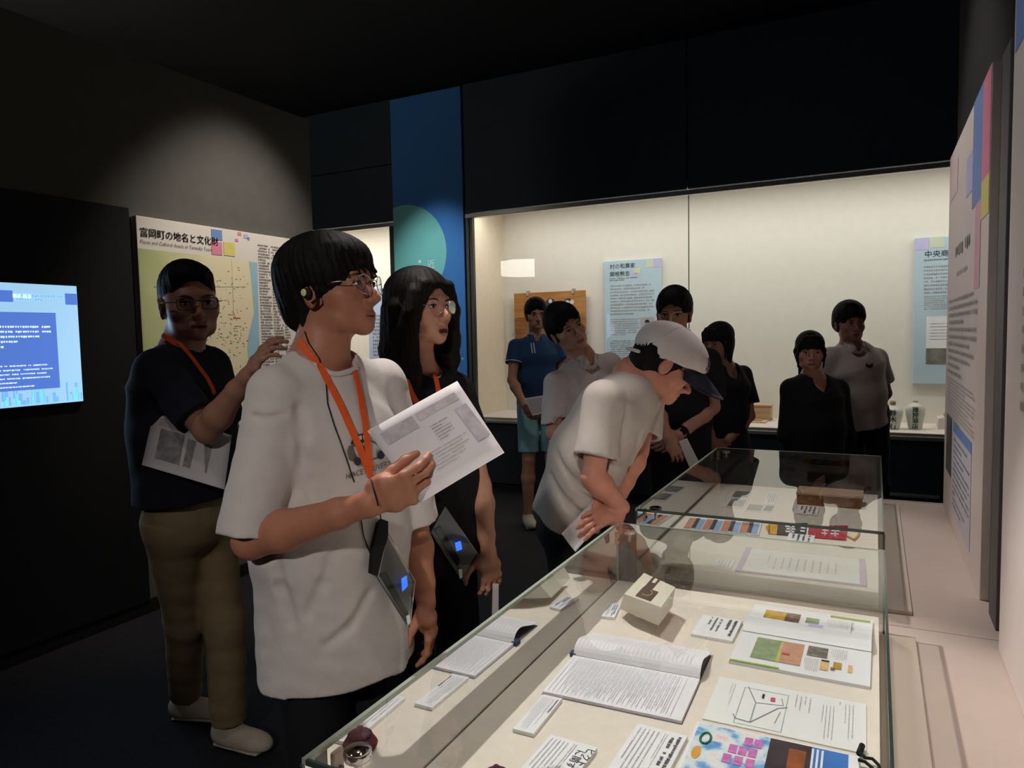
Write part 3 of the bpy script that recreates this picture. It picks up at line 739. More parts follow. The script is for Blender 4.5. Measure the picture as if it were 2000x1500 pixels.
s = card((1167, 1460), (1080, 1575), (1074, 1437), 'caption card at the bottom edge, left of two, below the notebook',
     [('subtitle_text', .06, .36, .9, .46, 2, .4, M_PALEINK), ('body_text', .06, .52, .97, .95, 5, .28, M_FINE)])
s.text('title_text', 'ピクトリープロ', .05 * s.w, .14 * s.h, .036 * s.w * 3, M_INK, 1.2); s.text('title_text', 'に関する資料', .12 * s.w, .30 * s.h, .036 * s.w * 3, M_INK, 1.2)
card((1343, 1437), (1272, 1570), (1244, 1416), 'large caption card touching the colourful poster', std2)
card((1450, 1212), (1430, 1252), (1375, 1198), 'square caption card between the white box and the magazine', [('title_text', .08, .06, .95, .34, 2, .55, None), ('body_text', .08, .42, .7, .8, 3, .45, M_GREYINK)])
card((1212, 1180), (1200, 1206), (1190, 1172), 'small caption card left of the tilted white box', [('title_text', .1, .1, .9, .5, 3, .7, mat('blue_ink', (70, 90, 150), .7, .1, 30)), ('body_text', .1, .55, .9, .9, 3, .5, M_GREYINK)])

# open notebook with one curled page
def open_book(name, label, cat, spine_l, spine_r, near_r, prof, mats_, near_w=None):
    S0, S1 = dk(*spine_l, ZD + .006), dk(*spine_r, ZD + .006)
    N1 = dk(*near_r, ZD + .006)
    ux = (S1 - S0); L_ = np.linalg.norm(ux); ux /= L_; vy = np.array([-ux[1], ux[0], 0.0])   # vy: away from the camera
    wn = near_w or abs(float(np.dot(N1 - S1, vy)))
    r = empty(name, (*((S0 + S1) / 2)[:2], ZD), label, cat)
    def P(x, y, z): return S0 + ux * x + vy * y + np.array([0, 0, z - .006])
    # near half: stack of pages
    v = [P(0, 0, .008), P(L_, 0, .008), P(L_, -wn, .007), P(0, -wn, .007), P(0, 0, 0.0005), P(L_, 0, .0005), P(L_, -wn, .0005), P(0, -wn, .0005)]
    mesh_obj('page_block', v, [(0, 3, 2, 1), (4, 5, 6, 7), (0, 1, 5, 4), (1, 2, 6, 5), (2, 3, 7, 6), (3, 0, 4, 7)], mats_[0], r)
    v = [P(-.002, 0, .0006), P(L_ + .002, 0, .0006), P(L_ + .002, -wn - .003, .0006), P(-.002, -wn - .003, .0006)]
    mesh_obj('back_cover', v, [(0, 3, 2, 1)], mats_[1], r)
    # far half: curved leaf
    yy = np.linspace(0, prof[-1][0], 26); zz = np.interp(yy, [q[0] for q in prof], [q[1] for q in prof]); zz[1:-1] = (zz[:-2] + 2 * zz[1:-1] + zz[2:]) / 4; prof = list(zip(yy, zz))
    n = len(prof); V = []; F = []
    for (y, z) in prof: V.append(P(0, y, z)); V.append(P(L_, y * 1.04, z))
    for (y, z) in prof: V.append(P(0, y, z - .0015)); V.append(P(L_, y * 1.04, z - .0015))
    fm = []
    for i in range(n - 1):
        F.append((2 * i, 2 * i + 1, 2 * i + 3, 2 * i + 2)); fm.append(0)
        a = 2 * n + 2 * i; F.append((a, a + 2, a + 3, a + 1)); fm.append(1)
        F.append((2 * i + 1, a + 1, a + 3, 2 * i + 3)); fm.append(0); F.append((2 * i, 2 * i + 2, a + 2, a)); fm.append(0)
    a = 2 * n + 2 * (n - 1); F.append((2 * n - 2, 2 * n - 1, a + 1, a)); fm.append(0)
    o = mesh_obj('turned_page', V, F, mats_[0], r, mats=[mats_[0], mats_[2]], fmat=fm, smooth=False)
    # cover under the far half
    v = [P(0, 0.0, .0006), P(L_, 0.0, .0006), P(L_, prof[-1][0], .0006), P(0, prof[-1][0], .0006)]
    mesh_obj('front_cover', v, [(0, 1, 2, 3)], mats_[1], r)
    near = Sheet(P(L_, 0, .008), -vy, -ux, wn, L_, r); near.lift = 0.0006
    cum = [0.0]
    for i in range(1, n): cum.append(cum[-1] + math.hypot(prof[i][0] - prof[i - 1][0], prof[i][1] - prof[i - 1][1]))
    fw = prof[-1][0]
    far = Sheet(P(L_, fw, 0.006), -vy, -ux, fw, L_, r); far.lift = 0.0010
    far.bend = lambda a, b: np.interp(fw - a, [p[0] for p in prof], [p[1] for p in prof]) - .006
    return r, near, far, L_
M_NBP = mat('notebook_paper', (238, 236, 242), 0.8, 0.015, 15); M_NBC = mat('notebook_cover', (120, 118, 136), 0.6, 0.05, 12); M_BROWN = mat('brown_inside_cover', (150, 122, 78), 0.7, 0.1, 12)
M_RULE = mat('ruled_line', (204, 204, 214), 0.8, 0.05, 30)
nb, sn, sf, L_ = open_book('open_notebook', 'open ruled notebook with one page curled up in the near case', 'notebook', (1120, 1281), (1367, 1327), (1332, 1409),
    [(0.0, .009), (.003, .018), (.011, .027), (.024, .033), (.040, .035), (.062, .030), (.088, .022), (.115, .014), (.142, .009)], (M_NBP, M_NBC, M_BROWN))
def rules(s, n, name, m0=.03, m1=.97, marg=.06):
    parts = []
    for i in range(n):
        b = s.h * (m0 + (m1 - m0) * i / (n - 1)); K = 10
        for j in range(K):
            a0 = s.w * (marg + (1 - 2 * marg) * j / K); a1 = s.w * (marg + (1 - 2 * marg) * (j + 1) / K)
            parts.append(([s.p(a0, b, s.lift), s.p(a0, b + .0011, s.lift), s.p(a1, b + .0011, s.lift), s.p(a1, b, s.lift)], [(0, 1, 2, 3)]))
    v, f = join_vf(parts); o = mesh_obj(name, v, f, M_RULE, s.parent); o['kind'] = 'stuff'
rules(sn, 27, 'ruled_lines', .08, .97); rules(sf, 27, 'ruled_lines', .08, .97, .10)
sn.lines('handwriting', .05 * sn.w, .12 * sn.h, .9 * sn.w, .94 * sn.h, 24, mat('pencil_grey', (208, 206, 216), .8, .1, 40), 91, fill=0.28, ragged=0.3)
box('spine_tape', tuple(dk(1118, 1282) + np.array([-.004, -.008, .002])), tuple(dk(1118, 1282) + np.array([.012, .012, .012])), mat('blue_tape', (66, 78, 110), .6, .05, 20), nb)

# open magazine
M_MAGP = mat('coated_paper', (240, 240, 244), 0.35, 0.01, 15, spec=0.4); M_MAGC = mat('magazine_cover', (206, 208, 204), 0.4, 0.03, 12)
mg, mn, mf, L_ = open_book('open_magazine', 'open photo magazine with green bars and field picture', 'magazine', (1450, 1234), (1702, 1276), (1700, 1342),
    [(0.0, .010), (.004, .015), (.013, .021), (.028, .024), (.05, .021), (.085, .015), (.125, .011), (.175, .010), (.205, .009)], (M_MAGP, M_MAGC, M_MAGC))
M_LIME = mat('print_lime', (150, 190, 60), 0.5, 0.04, 20); M_FIELD = mat('print_field', (204, 156, 130), 0.5, 0.12, 60); M_GRASS = mat('print_grass', (148, 164, 128), 0.5, 0.2, 60)
M_PHOTO1 = mat('print_photo_ochre', (196, 158, 66), 0.5, 0.3, 60); M_PHOTO2 = mat('print_photo_grey', (128, 118, 110), 0.5, 0.5, 70); M_PHOTO3 = mat('print_photo_brown', (120, 90, 76), 0.5, 0.45, 60); M_PHOTO4 = mat('print_photo_beige', (226, 188, 130), 0.5, 0.15, 50)
def R_(s, n, a0, b0, a1, b1, m, l=1.0): s.rect(n, a0 * s.w, b0 * s.h, a1 * s.w, b1 * s.h, m, l)
def RC_(s, n, a0, b0, a1, b1, m, l=1.0, K=6):
    """rectangle that follows the curved page"""
    parts = []
    for j in range(K):
        x0 = (a0 + (a1 - a0) * j / K) * s.w; x1 = (a0 + (a1 - a0) * (j + 1) / K) * s.w
        parts.append(([s.p(x0, b0 * s.h, s.lift * l), s.p(x0, b1 * s.h, s.lift * l), s.p(x1, b1 * s.h, s.lift * l), s.p(x1, b0 * s.h, s.lift * l)], [(0, 1, 2, 3)]))
    v, f = join_vf(parts); mesh_obj(n, v, f, m, s.parent)
# near page (reader: u = towards the camera, v = to the left)
R_(mn, 'green_bar', .955, .63, 1.0, .995, M_LIME); R_(mn, 'field_photo', .12, .49, .80, .66, M_FIELD); R_(mn, 'grass_photo', .12, .66, .80, .86, M_GRASS)
R_(mn, 'grass_photo', .16, .645, .80, .67, mat('print_straw', (196, 196, 110), .5, .1, 30), 1.5)
R_(mn, 'pink_figure', .34, .615, .46, .65, M_PPINK, 2); R_(mn, 'red_figure', .50, .58, .56, .64, mat('print_red2', (180, 84, 66), .5, .1, 30), 2)
R_(mn, 'small_photo', .12, .31, .44, .46, M_PHOTO2); R_(mn, 'beige_photo', .50, .29, .80, .35, M_PHOTO4); R_(mn, 'beige_photo', .50, .20, .70, .26, M_PHOTO1); R_(mn, 'beige_photo', .52, .125, .74, .155, M_PHOTO4)
R_(mn, 'dark_print', .50, .29, .55, .345, M_INK, 2); R_(mn, 'dark_print', .68, .245, .76, .275, M_PHOTO2, 2)
mn.lines('body_text', .1 * mn.w, .17 * mn.h, .42 * mn.w, .29 * mn.h, 9, M_PALEINK, 95, fill=.35); mn.lines('body_text', .5 * mn.w, .36 * mn.h, .9 * mn.w, .47 * mn.h, 9, M_PALEINK, 96, fill=.35)
RC_(mf, 'ochre_photo', .18, .70, .50, .88, M_PHOTO1); RC_(mf, 'brown_photo', .18, .58, .52, .70, M_PHOTO3, 1.1); RC_(mf, 'grey_photo', .18, .62, .36, .66, M_PHOTO2, 1.4)
RC_(mf, 'grass_photo', .24, .42, .46, .53, M_GRASS); RC_(mf, 'blue_print', .46, .38, .60, .50, M_PLILAC); RC_(mf, 'green_bar', .02, .02, .10, .34, mat('print_leaf', (158, 184, 104), .5, .05, 20))
mf.lines('body_text', .2 * mf.w, .14 * mf.h, .5 * mf.w, .36 * mf.h, 14, M_PALEINK, 97, fill=.3)
tube('page_string', [mf.p(mf.w * .98, mf.h * .16, .002), mf.p(mf.w * .6, mf.h * .16, .002), mf.p(mf.w * .2, mf.h * .16, .002)], .0006, M_PALEINK, mg, 4)

# map sheet
s = dsheet((1692, 1375), (1692, 1472), (1403, 1328), None, ZD + .003)
o = s.board('map_sheet', .0025, M_PAPER); tag(o, 'white printed sheet with a small line map between magazine and poster', 'paper sheet'); s.parent = o; s.lift = .0006
M_GLINE = mat('grey_green_line', (150, 172, 166), .7, .05, 30); M_TLINE = mat('slate_line', (140, 148, 156), .7, .05, 30)
def seg(s, a0, b0, a1, b1, r_, m, n='map_line'):
    d = np.array([a1 - a0, b1 - b0]) * [s.w, s.h]; d /= np.linalg.norm(d); q = np.array([-d[1], d[0]]) * r_
    A = np.array([a0 * s.w, b0 * s.h]); B = np.array([a1 * s.w, b1 * s.h]); z = s.lift * 1.3
    mesh_obj(n, [s.p(*(A + q), z), s.p(*(B + q), z), s.p(*(B - q), z), s.p(*(A - q), z)], [(0, 1, 2, 3)], m, s.parent)
for (a0, b0, a1, b1, r_, m_) in ((.12, .78, .45, .70, .0012, M_TLINE), (.45, .70, .88, .70, .0012, M_GLINE), (.45, .70, .40, .52, .001, M_GLINE), (.88, .70, .48, .55, .0013, M_TLINE), (.48, .55, .42, .49, .0012, M_TLINE),
                                 (.88, .70, .86, .80, .0014, M_TLINE), (.86, .80, .78, .82, .0012, M_TLINE), (.15, .80, .95, .80, .0006, M_GLINE), (.15, .50, .95, .50, .0006, M_GLINE), (.15, .50, .15, .80, .0006, M_GLINE), (.95, .5, .95, .8, .0006, M_GLINE), (.40, .52, .25, .54, .001, M_GLINE), (.8, .55, .55, .53, .0008, M_PALEINK)):
    seg(s, a0, b0, a1, b1, r_, m_)
R_(s, 'red_mark', .27, .58, .36, .61, mat('print_crimson', (206, 90, 120), .6, .05, 30), 2); R_(s, 'black_mark', .23, .655, .33, .67, M_INK, 2)
for (a0, b0, a1, b1, k, sd) in ((.12, .86, .62, .90, 2, 1), (.1, .40, .6, .46, 2, 2), (.1, .34, .45, .40, 2, 3), (.2, .19, .9, .28, 4, 4), (.1, .07, .85, .14, 3, 5), (.08, .15, .2, .18, 1, 6)):
    s.lines('printed_text', a0 * s.w, b0 * s.h, a1 * s.w, b1 * s.h, k, M_FINE, sd, fill=.28, ragged=.4)

# colourful poster with strap
s = dsheet((1678, 1477), (1676, 1625), (1357, 1420), None, ZD + .006)
o = s.board('poster', .0055, M_CARD); tag(o, 'colourful poster cut by the bottom edge, watercolour left and photo right', 'poster'); s.parent = o; s.lift = .0008
def wc_mat():
    m = bpy.data.materials.new('watercolour'); m.use_nodes = True; N = m.node_tree.nodes; L = m.node_tree.links
    tc = N.new('ShaderNodeTexCoord'); nz = N.new('ShaderNodeTexNoise'); nz.inputs['Scale'].default_value = 26; nz.inputs['Detail'].default_value = 5
    L.new(tc.outputs['Object'], nz.inputs['Vector']); cr = N.new('ShaderNodeValToRGB'); E = cr.color_ramp.elements
    E[0].position = .30; E[0].color = (*lin((70, 130, 205)), 1); E[1].position = .60; E[1].color = (*lin((236, 236, 238)), 1)
    for p_, c_ in ((.42, (120, 176, 226)), (.50, (206, 224, 236)), (.68, (236, 214, 216)), (.78, (222, 150, 170))):
        e = E.new(p_); e.color = (*lin(c_), 1)
    L.new(nz.outputs['Fac'], cr.inputs[0]); L.new(cr.outputs[0], N['Principled BSDF'].inputs['Base Color']); N['Principled BSDF'].inputs['Roughness'].default_value = .5
    return m
R_(s, 'watercolour_print', .02, .52, .99, .98, wc_mat())
M_PMAG = mat('print_magenta', (206, 122, 190), .6, .25, 90)
for i, (a, b) in enumerate(((.10, .62), (.10, .56), (.26, .70), (.26, .64), (.26, .58), (.42, .72), (.42, .65), (.42, .58))):
    R_(s, 'magenta_block', a, b, a + .13, b + .05, M_PMAG, 2)
ring = [s.p((.26 + .09 * math.cos(t)) * s.w, (.905 + .032 * math.sin(t)) * s.h, .0018) for t in np.linspace(0, 2 * math.pi, 25)]
tube('green_ring', ring, .0024, mat('print_green', (58, 118, 92), .6, .1, 40), o, 6)
s.poly('orange_shape', [((.50 + .10 * math.cos(t)) * s.w, (.93 - .028 * math.sin(t)) * s.h) for t in np.linspace(0, 2 * math.pi, 16, endpoint=False)], mat('print_orange', (222, 160, 70), .6, .1, 40), 2)
R_(s, 'dark_photo', .02, .27, .99, .52, mat('photo_brown_dark', (64, 52, 58), .5, .5, 14)); R_(s, 'orange_photo', .12, .30, .8, .40, mat('photo_orange', (150, 84, 48), .5, .4, 24), 1.5)
R_(s, 'blue_photo', .02, .06, .99, .27, mat('photo_blue', (66, 122, 200), .5, .2, 8))
for k in range(3): R_(s, 'white_pillar', .05, .20 + .028 * k, .7, .213 + .028 * k, M_PAPER, 2)
cA = dk(1682, 1462, ZD + .004)
cord = empty('cord_strap', (cA[0], cA[1], ZD + .006), 'thin dark looped cord beside the poster corner', 'strap')
pp = [dk(1684, 1458, ZD + .010), dk(1680, 1470, ZD + .012), dk(1690, 1480, ZD + .012), dk(1704, 1482, ZD + .011), dk(1716, 1494, ZD + .008), dk(1722, 1512, ZD + .005), dk(1712, 1516, ZD + .005), dk(1704, 1500, ZD + .006), dk(1690, 1488, ZD + .010), dk(1676, 1484, ZD + .012)]
tube('loop', pp, .003, M_BLACK, cord, 8); tube('end_bead', [dk(1684, 1456, ZD + .010), dk(1678, 1472, ZD + .010)], .0055, M_BLACK, cord, 8)

# tilted white box
tw = [(1258, 1119), (1319, 1147), (1291, 1186), (1219, 1160)]
bw = [(1254, 1150), (1313, 1185), (1286, 1222), (1210, 1189)]
T4 = [dk(*q, ZD + .085) for q in tw]; B4 = [dk(*q, ZD + .024) for q in bw]
c = sum(B4) / 4
tb = empty('tilted_box', (c[0], c[1], ZD), 'white tilted display box with brown sign on top in the near case', 'box')
mesh_obj('body', T4 + B4, [(3, 2, 1, 0), (4, 5, 6, 7), (0, 1, 5, 4), (1, 2, 6, 5), (2, 3, 7, 6), (3, 0, 4, 7)], mat('box_cream', (232, 226, 210), .55, .02, 12), tb)
mesh_obj('support', *box_vf((c[0] - .03, c[1] - .025, ZD), (c[0] + .03, c[1] + .025, ZD + .03)), M_CARD, tb)
st_ = Sheet(T4[3], T4[0] - T4[3], T4[2] - T4[3], 1, 1, tb)
TU = T4[0] - T4[3]; TV = T4[2] - T4[3]; nn = np.cross(TU, TV); nn /= np.linalg.norm(nn); nn = nn if nn[2] > 0 else -nn
def tp(a, b, z=.0015): return T4[3] + TU * a + TV * b + nn * z
M_SIGN = mat('brown_sign', (92, 68, 60), .4, .15, 40)
for q in ([(.06, .28), (.46, .28), (.46, .70), (.06, .70)], [(.46, .30), (.72, .30), (.72, .52), (.46, .52)], [(.72, .30), (.95, .30), (.95, .36), (.72, .36)], [(.72, .46), (.92, .46), (.92, .52), (.72, .52)]):
    pts_ = [tp(a, b) for a, b in q]; mesh_obj('sign_print', pts_ + [tp(a, b, .0002) for a, b in q], [(0, 1, 2, 3), (0, 4, 5, 1), (1, 5, 6, 2), (2, 6, 7, 3), (3, 7, 4, 0)], M_SIGN, tb)
tube('sign_mark', [tp(.30 + .12 * math.cos(t), .46 + .14 * math.sin(t), .002) for t in np.linspace(.4, 3.6, 9)], .0012, mat('print_olive', (190, 196, 130), .6, .1, 30), tb, 6)

# maroon cloth cap tip at the bottom edge
c = dk(985, 1500, ZD + .02)
cp = empty('maroon_pouch', (c[0], c[1] - .03, ZD), 'small maroon cloth pouch at the bottom picture edge', 'pouch')
mesh_obj('body', *lathe_vf([(.030, 0), (.034, .008), (.026, .02), (.012, .034), (.004, .042)], (c[0], c[1] - .03, ZD), 18), mat('maroon_cloth', (90, 46, 60), .9, .15, 60, .4, 300), cp, True)
mesh_obj('tie', *lathe_vf([(.022, .024), (.024, .026), (.022, .028)], (c[0], c[1] - .03, ZD), 18), mat('maroon_tie', (60, 30, 40), .9, .15, 60), cp, True)

# ---- far case
def fsheet(name, label, cat, fr, nr, fl, th, m, group=None):
    s = dsheet(fr, nr, fl, None, ZD + th); o = s.board(name, th - .0005, m); tag(o, label, cat, group); s.parent = o; s.lift = .0008
    return s, o
s, o = fsheet('certificate', 'white certificate with lilac border in the far case', 'certificate', (1690, 1093), (1693, 1144), (1452, 1080), .006, mat('certificate_lilac', (190, 160, 196), .6, .03, 20))
R_(s, 'certificate_sheet', .02, .05, .98, .95, M_PAPER); s.lines('printed_text', .3 * s.w, .2 * s.h, .8 * s.w, .8 * s.h, 10, M_PALEINK, 5, fill=.25); R_(s, 'lilac_border', .0, .945, 1.0, .998, MATS['certificate_lilac'], 2); R_(s, 'lilac_border', .0, .002, 1.0, .05, MATS['certificate_lilac'], 2)
s, o = fsheet('caption_card', 'small caption card left of the certificate', 'caption card', (1436, 1094), (1426, 1112), (1402, 1090), .006, M_CARD); s.lines('printed_text', .1 * s.w, .1 * s.h, .9 * s.w, .9 * s.h, 4, M_PALEINK, 6, fill=.4)
s, o = fsheet('caption_card', 'caption card just below the red and yellow pennant', 'caption card', (1592, 1046), (1588, 1062), (1541, 1041), .006, M_CARD); s.lines('printed_text', .1 * s.w, .1 * s.h, .9 * s.w, .9 * s.h, 4, M_INK, 7, fill=.45)
s, o = fsheet('caption_card', 'caption card leaning at the wooden block', 'caption card', (1601, 990), (1596, 1006), (1560, 986), .006, M_CARD); s.lines('printed_text', .1 * s.w, .1 * s.h, .9 * s.w, .9 * s.h, 4, M_INK, 8, fill=.45)
s, o = fsheet('caption_card', 'caption card beside the grey photo prints in the far case', 'caption card', (1520, 962), (1512, 986), (1500, 960), .006, M_CARD); s.lines('printed_text', .1 * s.w, .1 * s.h, .9 * s.w, .9 * s.h, 4, mat('steel_blue_ink', (110, 130, 160), .7, .1, 30), 9, fill=.6)
# row of photo cards with orange and blue
s, o = fsheet('photo_strip', 'white strip of orange and blue photos in the far case', 'photo strip', (1489, 1016), (1482, 1044), (1350, 1005), .010, M_CARD)
M_PO = mat('photo_terracotta', (198, 142, 116), .5, .12, 30); M_PB = mat('photo_sky', (150, 182, 218), .5, .12, 20); M_PS = mat('photo_silhouette', (62, 64, 74), .5, .3, 40)
for k in range(4):
    b0 = .02 + k * .245
    R_(s, 'sky_photo', .28, b0, .98, b0 + .10, M_PB, 1); R_(s, 'silhouette_photo', .24, b0 + .08, .95, b0 + .135, M_PS, 2); R_(s, 'terracotta_photo', .24, b0 + .13, .98, b0 + .235, M_PO, 1)
# pennant
pn = empty('pennant', (*dk(1590, 1037)[:2], ZD), 'yellow, black and red cloth pennant lying in the far case', 'pennant')
def strip(n, x0, x1, m, lift=.004):
    ya, yb = (1019.5 + (x0 - 1497) * .082, 1019.5 + (x1 - 1497) * .082); hh = 22
    q = [dk(x0, ya, ZD + lift), dk(x1, ya, ZD + lift), dk(x1 - 3, yb + hh, ZD + lift), dk(x0 - 3, ya + hh, ZD + lift)]
    lo = [p - np.array([0, 0, .003]) for p in q]
    return mesh_obj(n, q + lo, [(3, 2, 1, 0), (0, 1, 5, 4), (1, 2, 6, 5), (2, 3, 7, 6), (3, 0, 4, 7), (4, 5, 6, 7)], m, pn)
M_YEL = mat('yellow_felt', (214, 160, 48), .9, .08, 60); M_BLK = mat('black_felt', (54, 50, 50), .9, .1, 60); M_RFL = mat('red_felt', (178, 48, 72), .9, .08, 60)
strip('yellow_end', 1503, 1520, M_YEL); strip('black_field', 1520, 1577, M_BLK, .0042); strip('white_bar', 1577, 1580, M_PAPER); strip('red_field', 1580, 1656, M_RFL, .0042)
q = [dk(1495, 1030, ZD + .004), dk(1503, 1020, ZD + .004), dk(1503, 1042, ZD + .004)]; mesh_obj('yellow_end', q, [(0, 2, 1)], M_YEL, pn)
for (x0, y0, x1, y1) in ((1534, 1026, 1552, 1029), (1536, 1031, 1553, 1034), (1534, 1036, 1551, 1039), (1543, 1025, 1546, 1041), (1564, 1029, 1573, 1032), (1563, 1035, 1572, 1038), (1606, 1034, 1618, 1036), (1604, 1040, 1616, 1042), (1624, 1035, 1640, 1037), (1622, 1041, 1638, 1043), (1610, 1032, 1612, 1045), (1630, 1033, 1632, 1047)):
    q = [dk(x0, y0, ZD + .0052), dk(x1, y0 + 1, ZD + .0052), dk(x1, y1 + 1, ZD + .0052), dk(x0, y1, ZD + .0052)]; mesh_obj('white_lettering', q, [(3, 2, 1, 0)], M_PAPER, pn)
tube('tassel', [dk(1656, 1048, ZD + .004), dk(1668, 1054, ZD + .006), dk(1676, 1046, ZD + .005), dk(1678, 1040, ZD + .004)], .004, M_YEL, pn, 8)
# wooden block (old ledger box)
q = [dk(1558, 957, ZD + .05), dk(1686, 964, ZD + .05), dk(1684, 977, ZD + .05), dk(1556, 970, ZD + .05)]
p0, p1 = dk(1556, 986), dk(1684, 994)
wk = empty('wooden_block', (*((p0 + p1) / 2)[:2], ZD), 'brown wooden block with pale top in the far case', 'block')
X0, X1 = p0[0], p1[0]; Y0 = (p0[1] + p1[1]) / 2
box('body', (X0, Y0, ZD), (X1, Y0 + .14, ZD + .045), mat('ochre_wood', (150, 110, 62), .6, .2, 5, stretch=(1, 9, 9)), wk, .003)
box('lid', (X0 - .004, Y0 - .004, ZD + .046), (X1 + .004, Y0 + .144, ZD + .056), mat('pinkish_wood', (204, 176, 146), .6, .1, 5, stretch=(1, 9, 9)), wk, .002)
# photo prints
M_PG = mat('photo_mid_grey', (140, 138, 134), .5, .4, 40); M_PSEP = mat('photo_sepia', (116, 98, 90), .5, .45, 30)
for i, (fr, nr, fl, lab, m_) in enumerate((((1470, 960), (1462, 974), (1436, 957), 'grey photo print nearest the far end, in the row of four', M_PG), ((1462, 976), (1452, 992), (1428, 973), 'grey photo print in front of the farthest one', M_PG),
                                  ((1514, 988), (1506, 1000), (1496, 987), 'dark grey photo print beside the pale caption card', M_PSEP), ((1494, 986), (1488, 1000), (1462, 983), 'pale grey photo print left of the dark grey one', M_PG))):
    s, o = fsheet('photo_print', lab, 'photo', fr, nr, fl, .004, M_CARD); R_(s, 'picture', .08, .06, .92, .94, m_)

# =================================================================== figures: signed distance modelling
F32 = np.float32
def V3(*a): return np.array(a, dtype=float)
def nrm(v):
    v = np.asarray(v, float); return v / (np.linalg.norm(v) + 1e-12)
def smin(a, b, k):
    h = np.clip(0.5 + 0.5 * (b - a) / k, 0, 1)
    return b * (1 - h) + a * h - k * h * (1 - h)
def rot(yaw=0.0, pitch=0.0, roll=0.0):
    """columns: right, forward, up.  yaw 0 looks along +Y, positive turns left; pitch up; roll tilts to the own right"""
    cy, sy = math.cos(yaw), math.sin(yaw); cp, sp_ = math.cos(pitch), math.sin(pitch); cr, sr = math.cos(roll), math.sin(roll)
    Z = np.array([[cy, -sy, 0], [sy, cy, 0], [0, 0, 1]]); X = np.array([[1, 0, 0], [0, cp, -sp_], [0, sp_, cp]]); Yr = np.array([[cr, 0, sr], [0, 1, 0], [-sr, 0, cr]])
    return Z @ X @ Yr
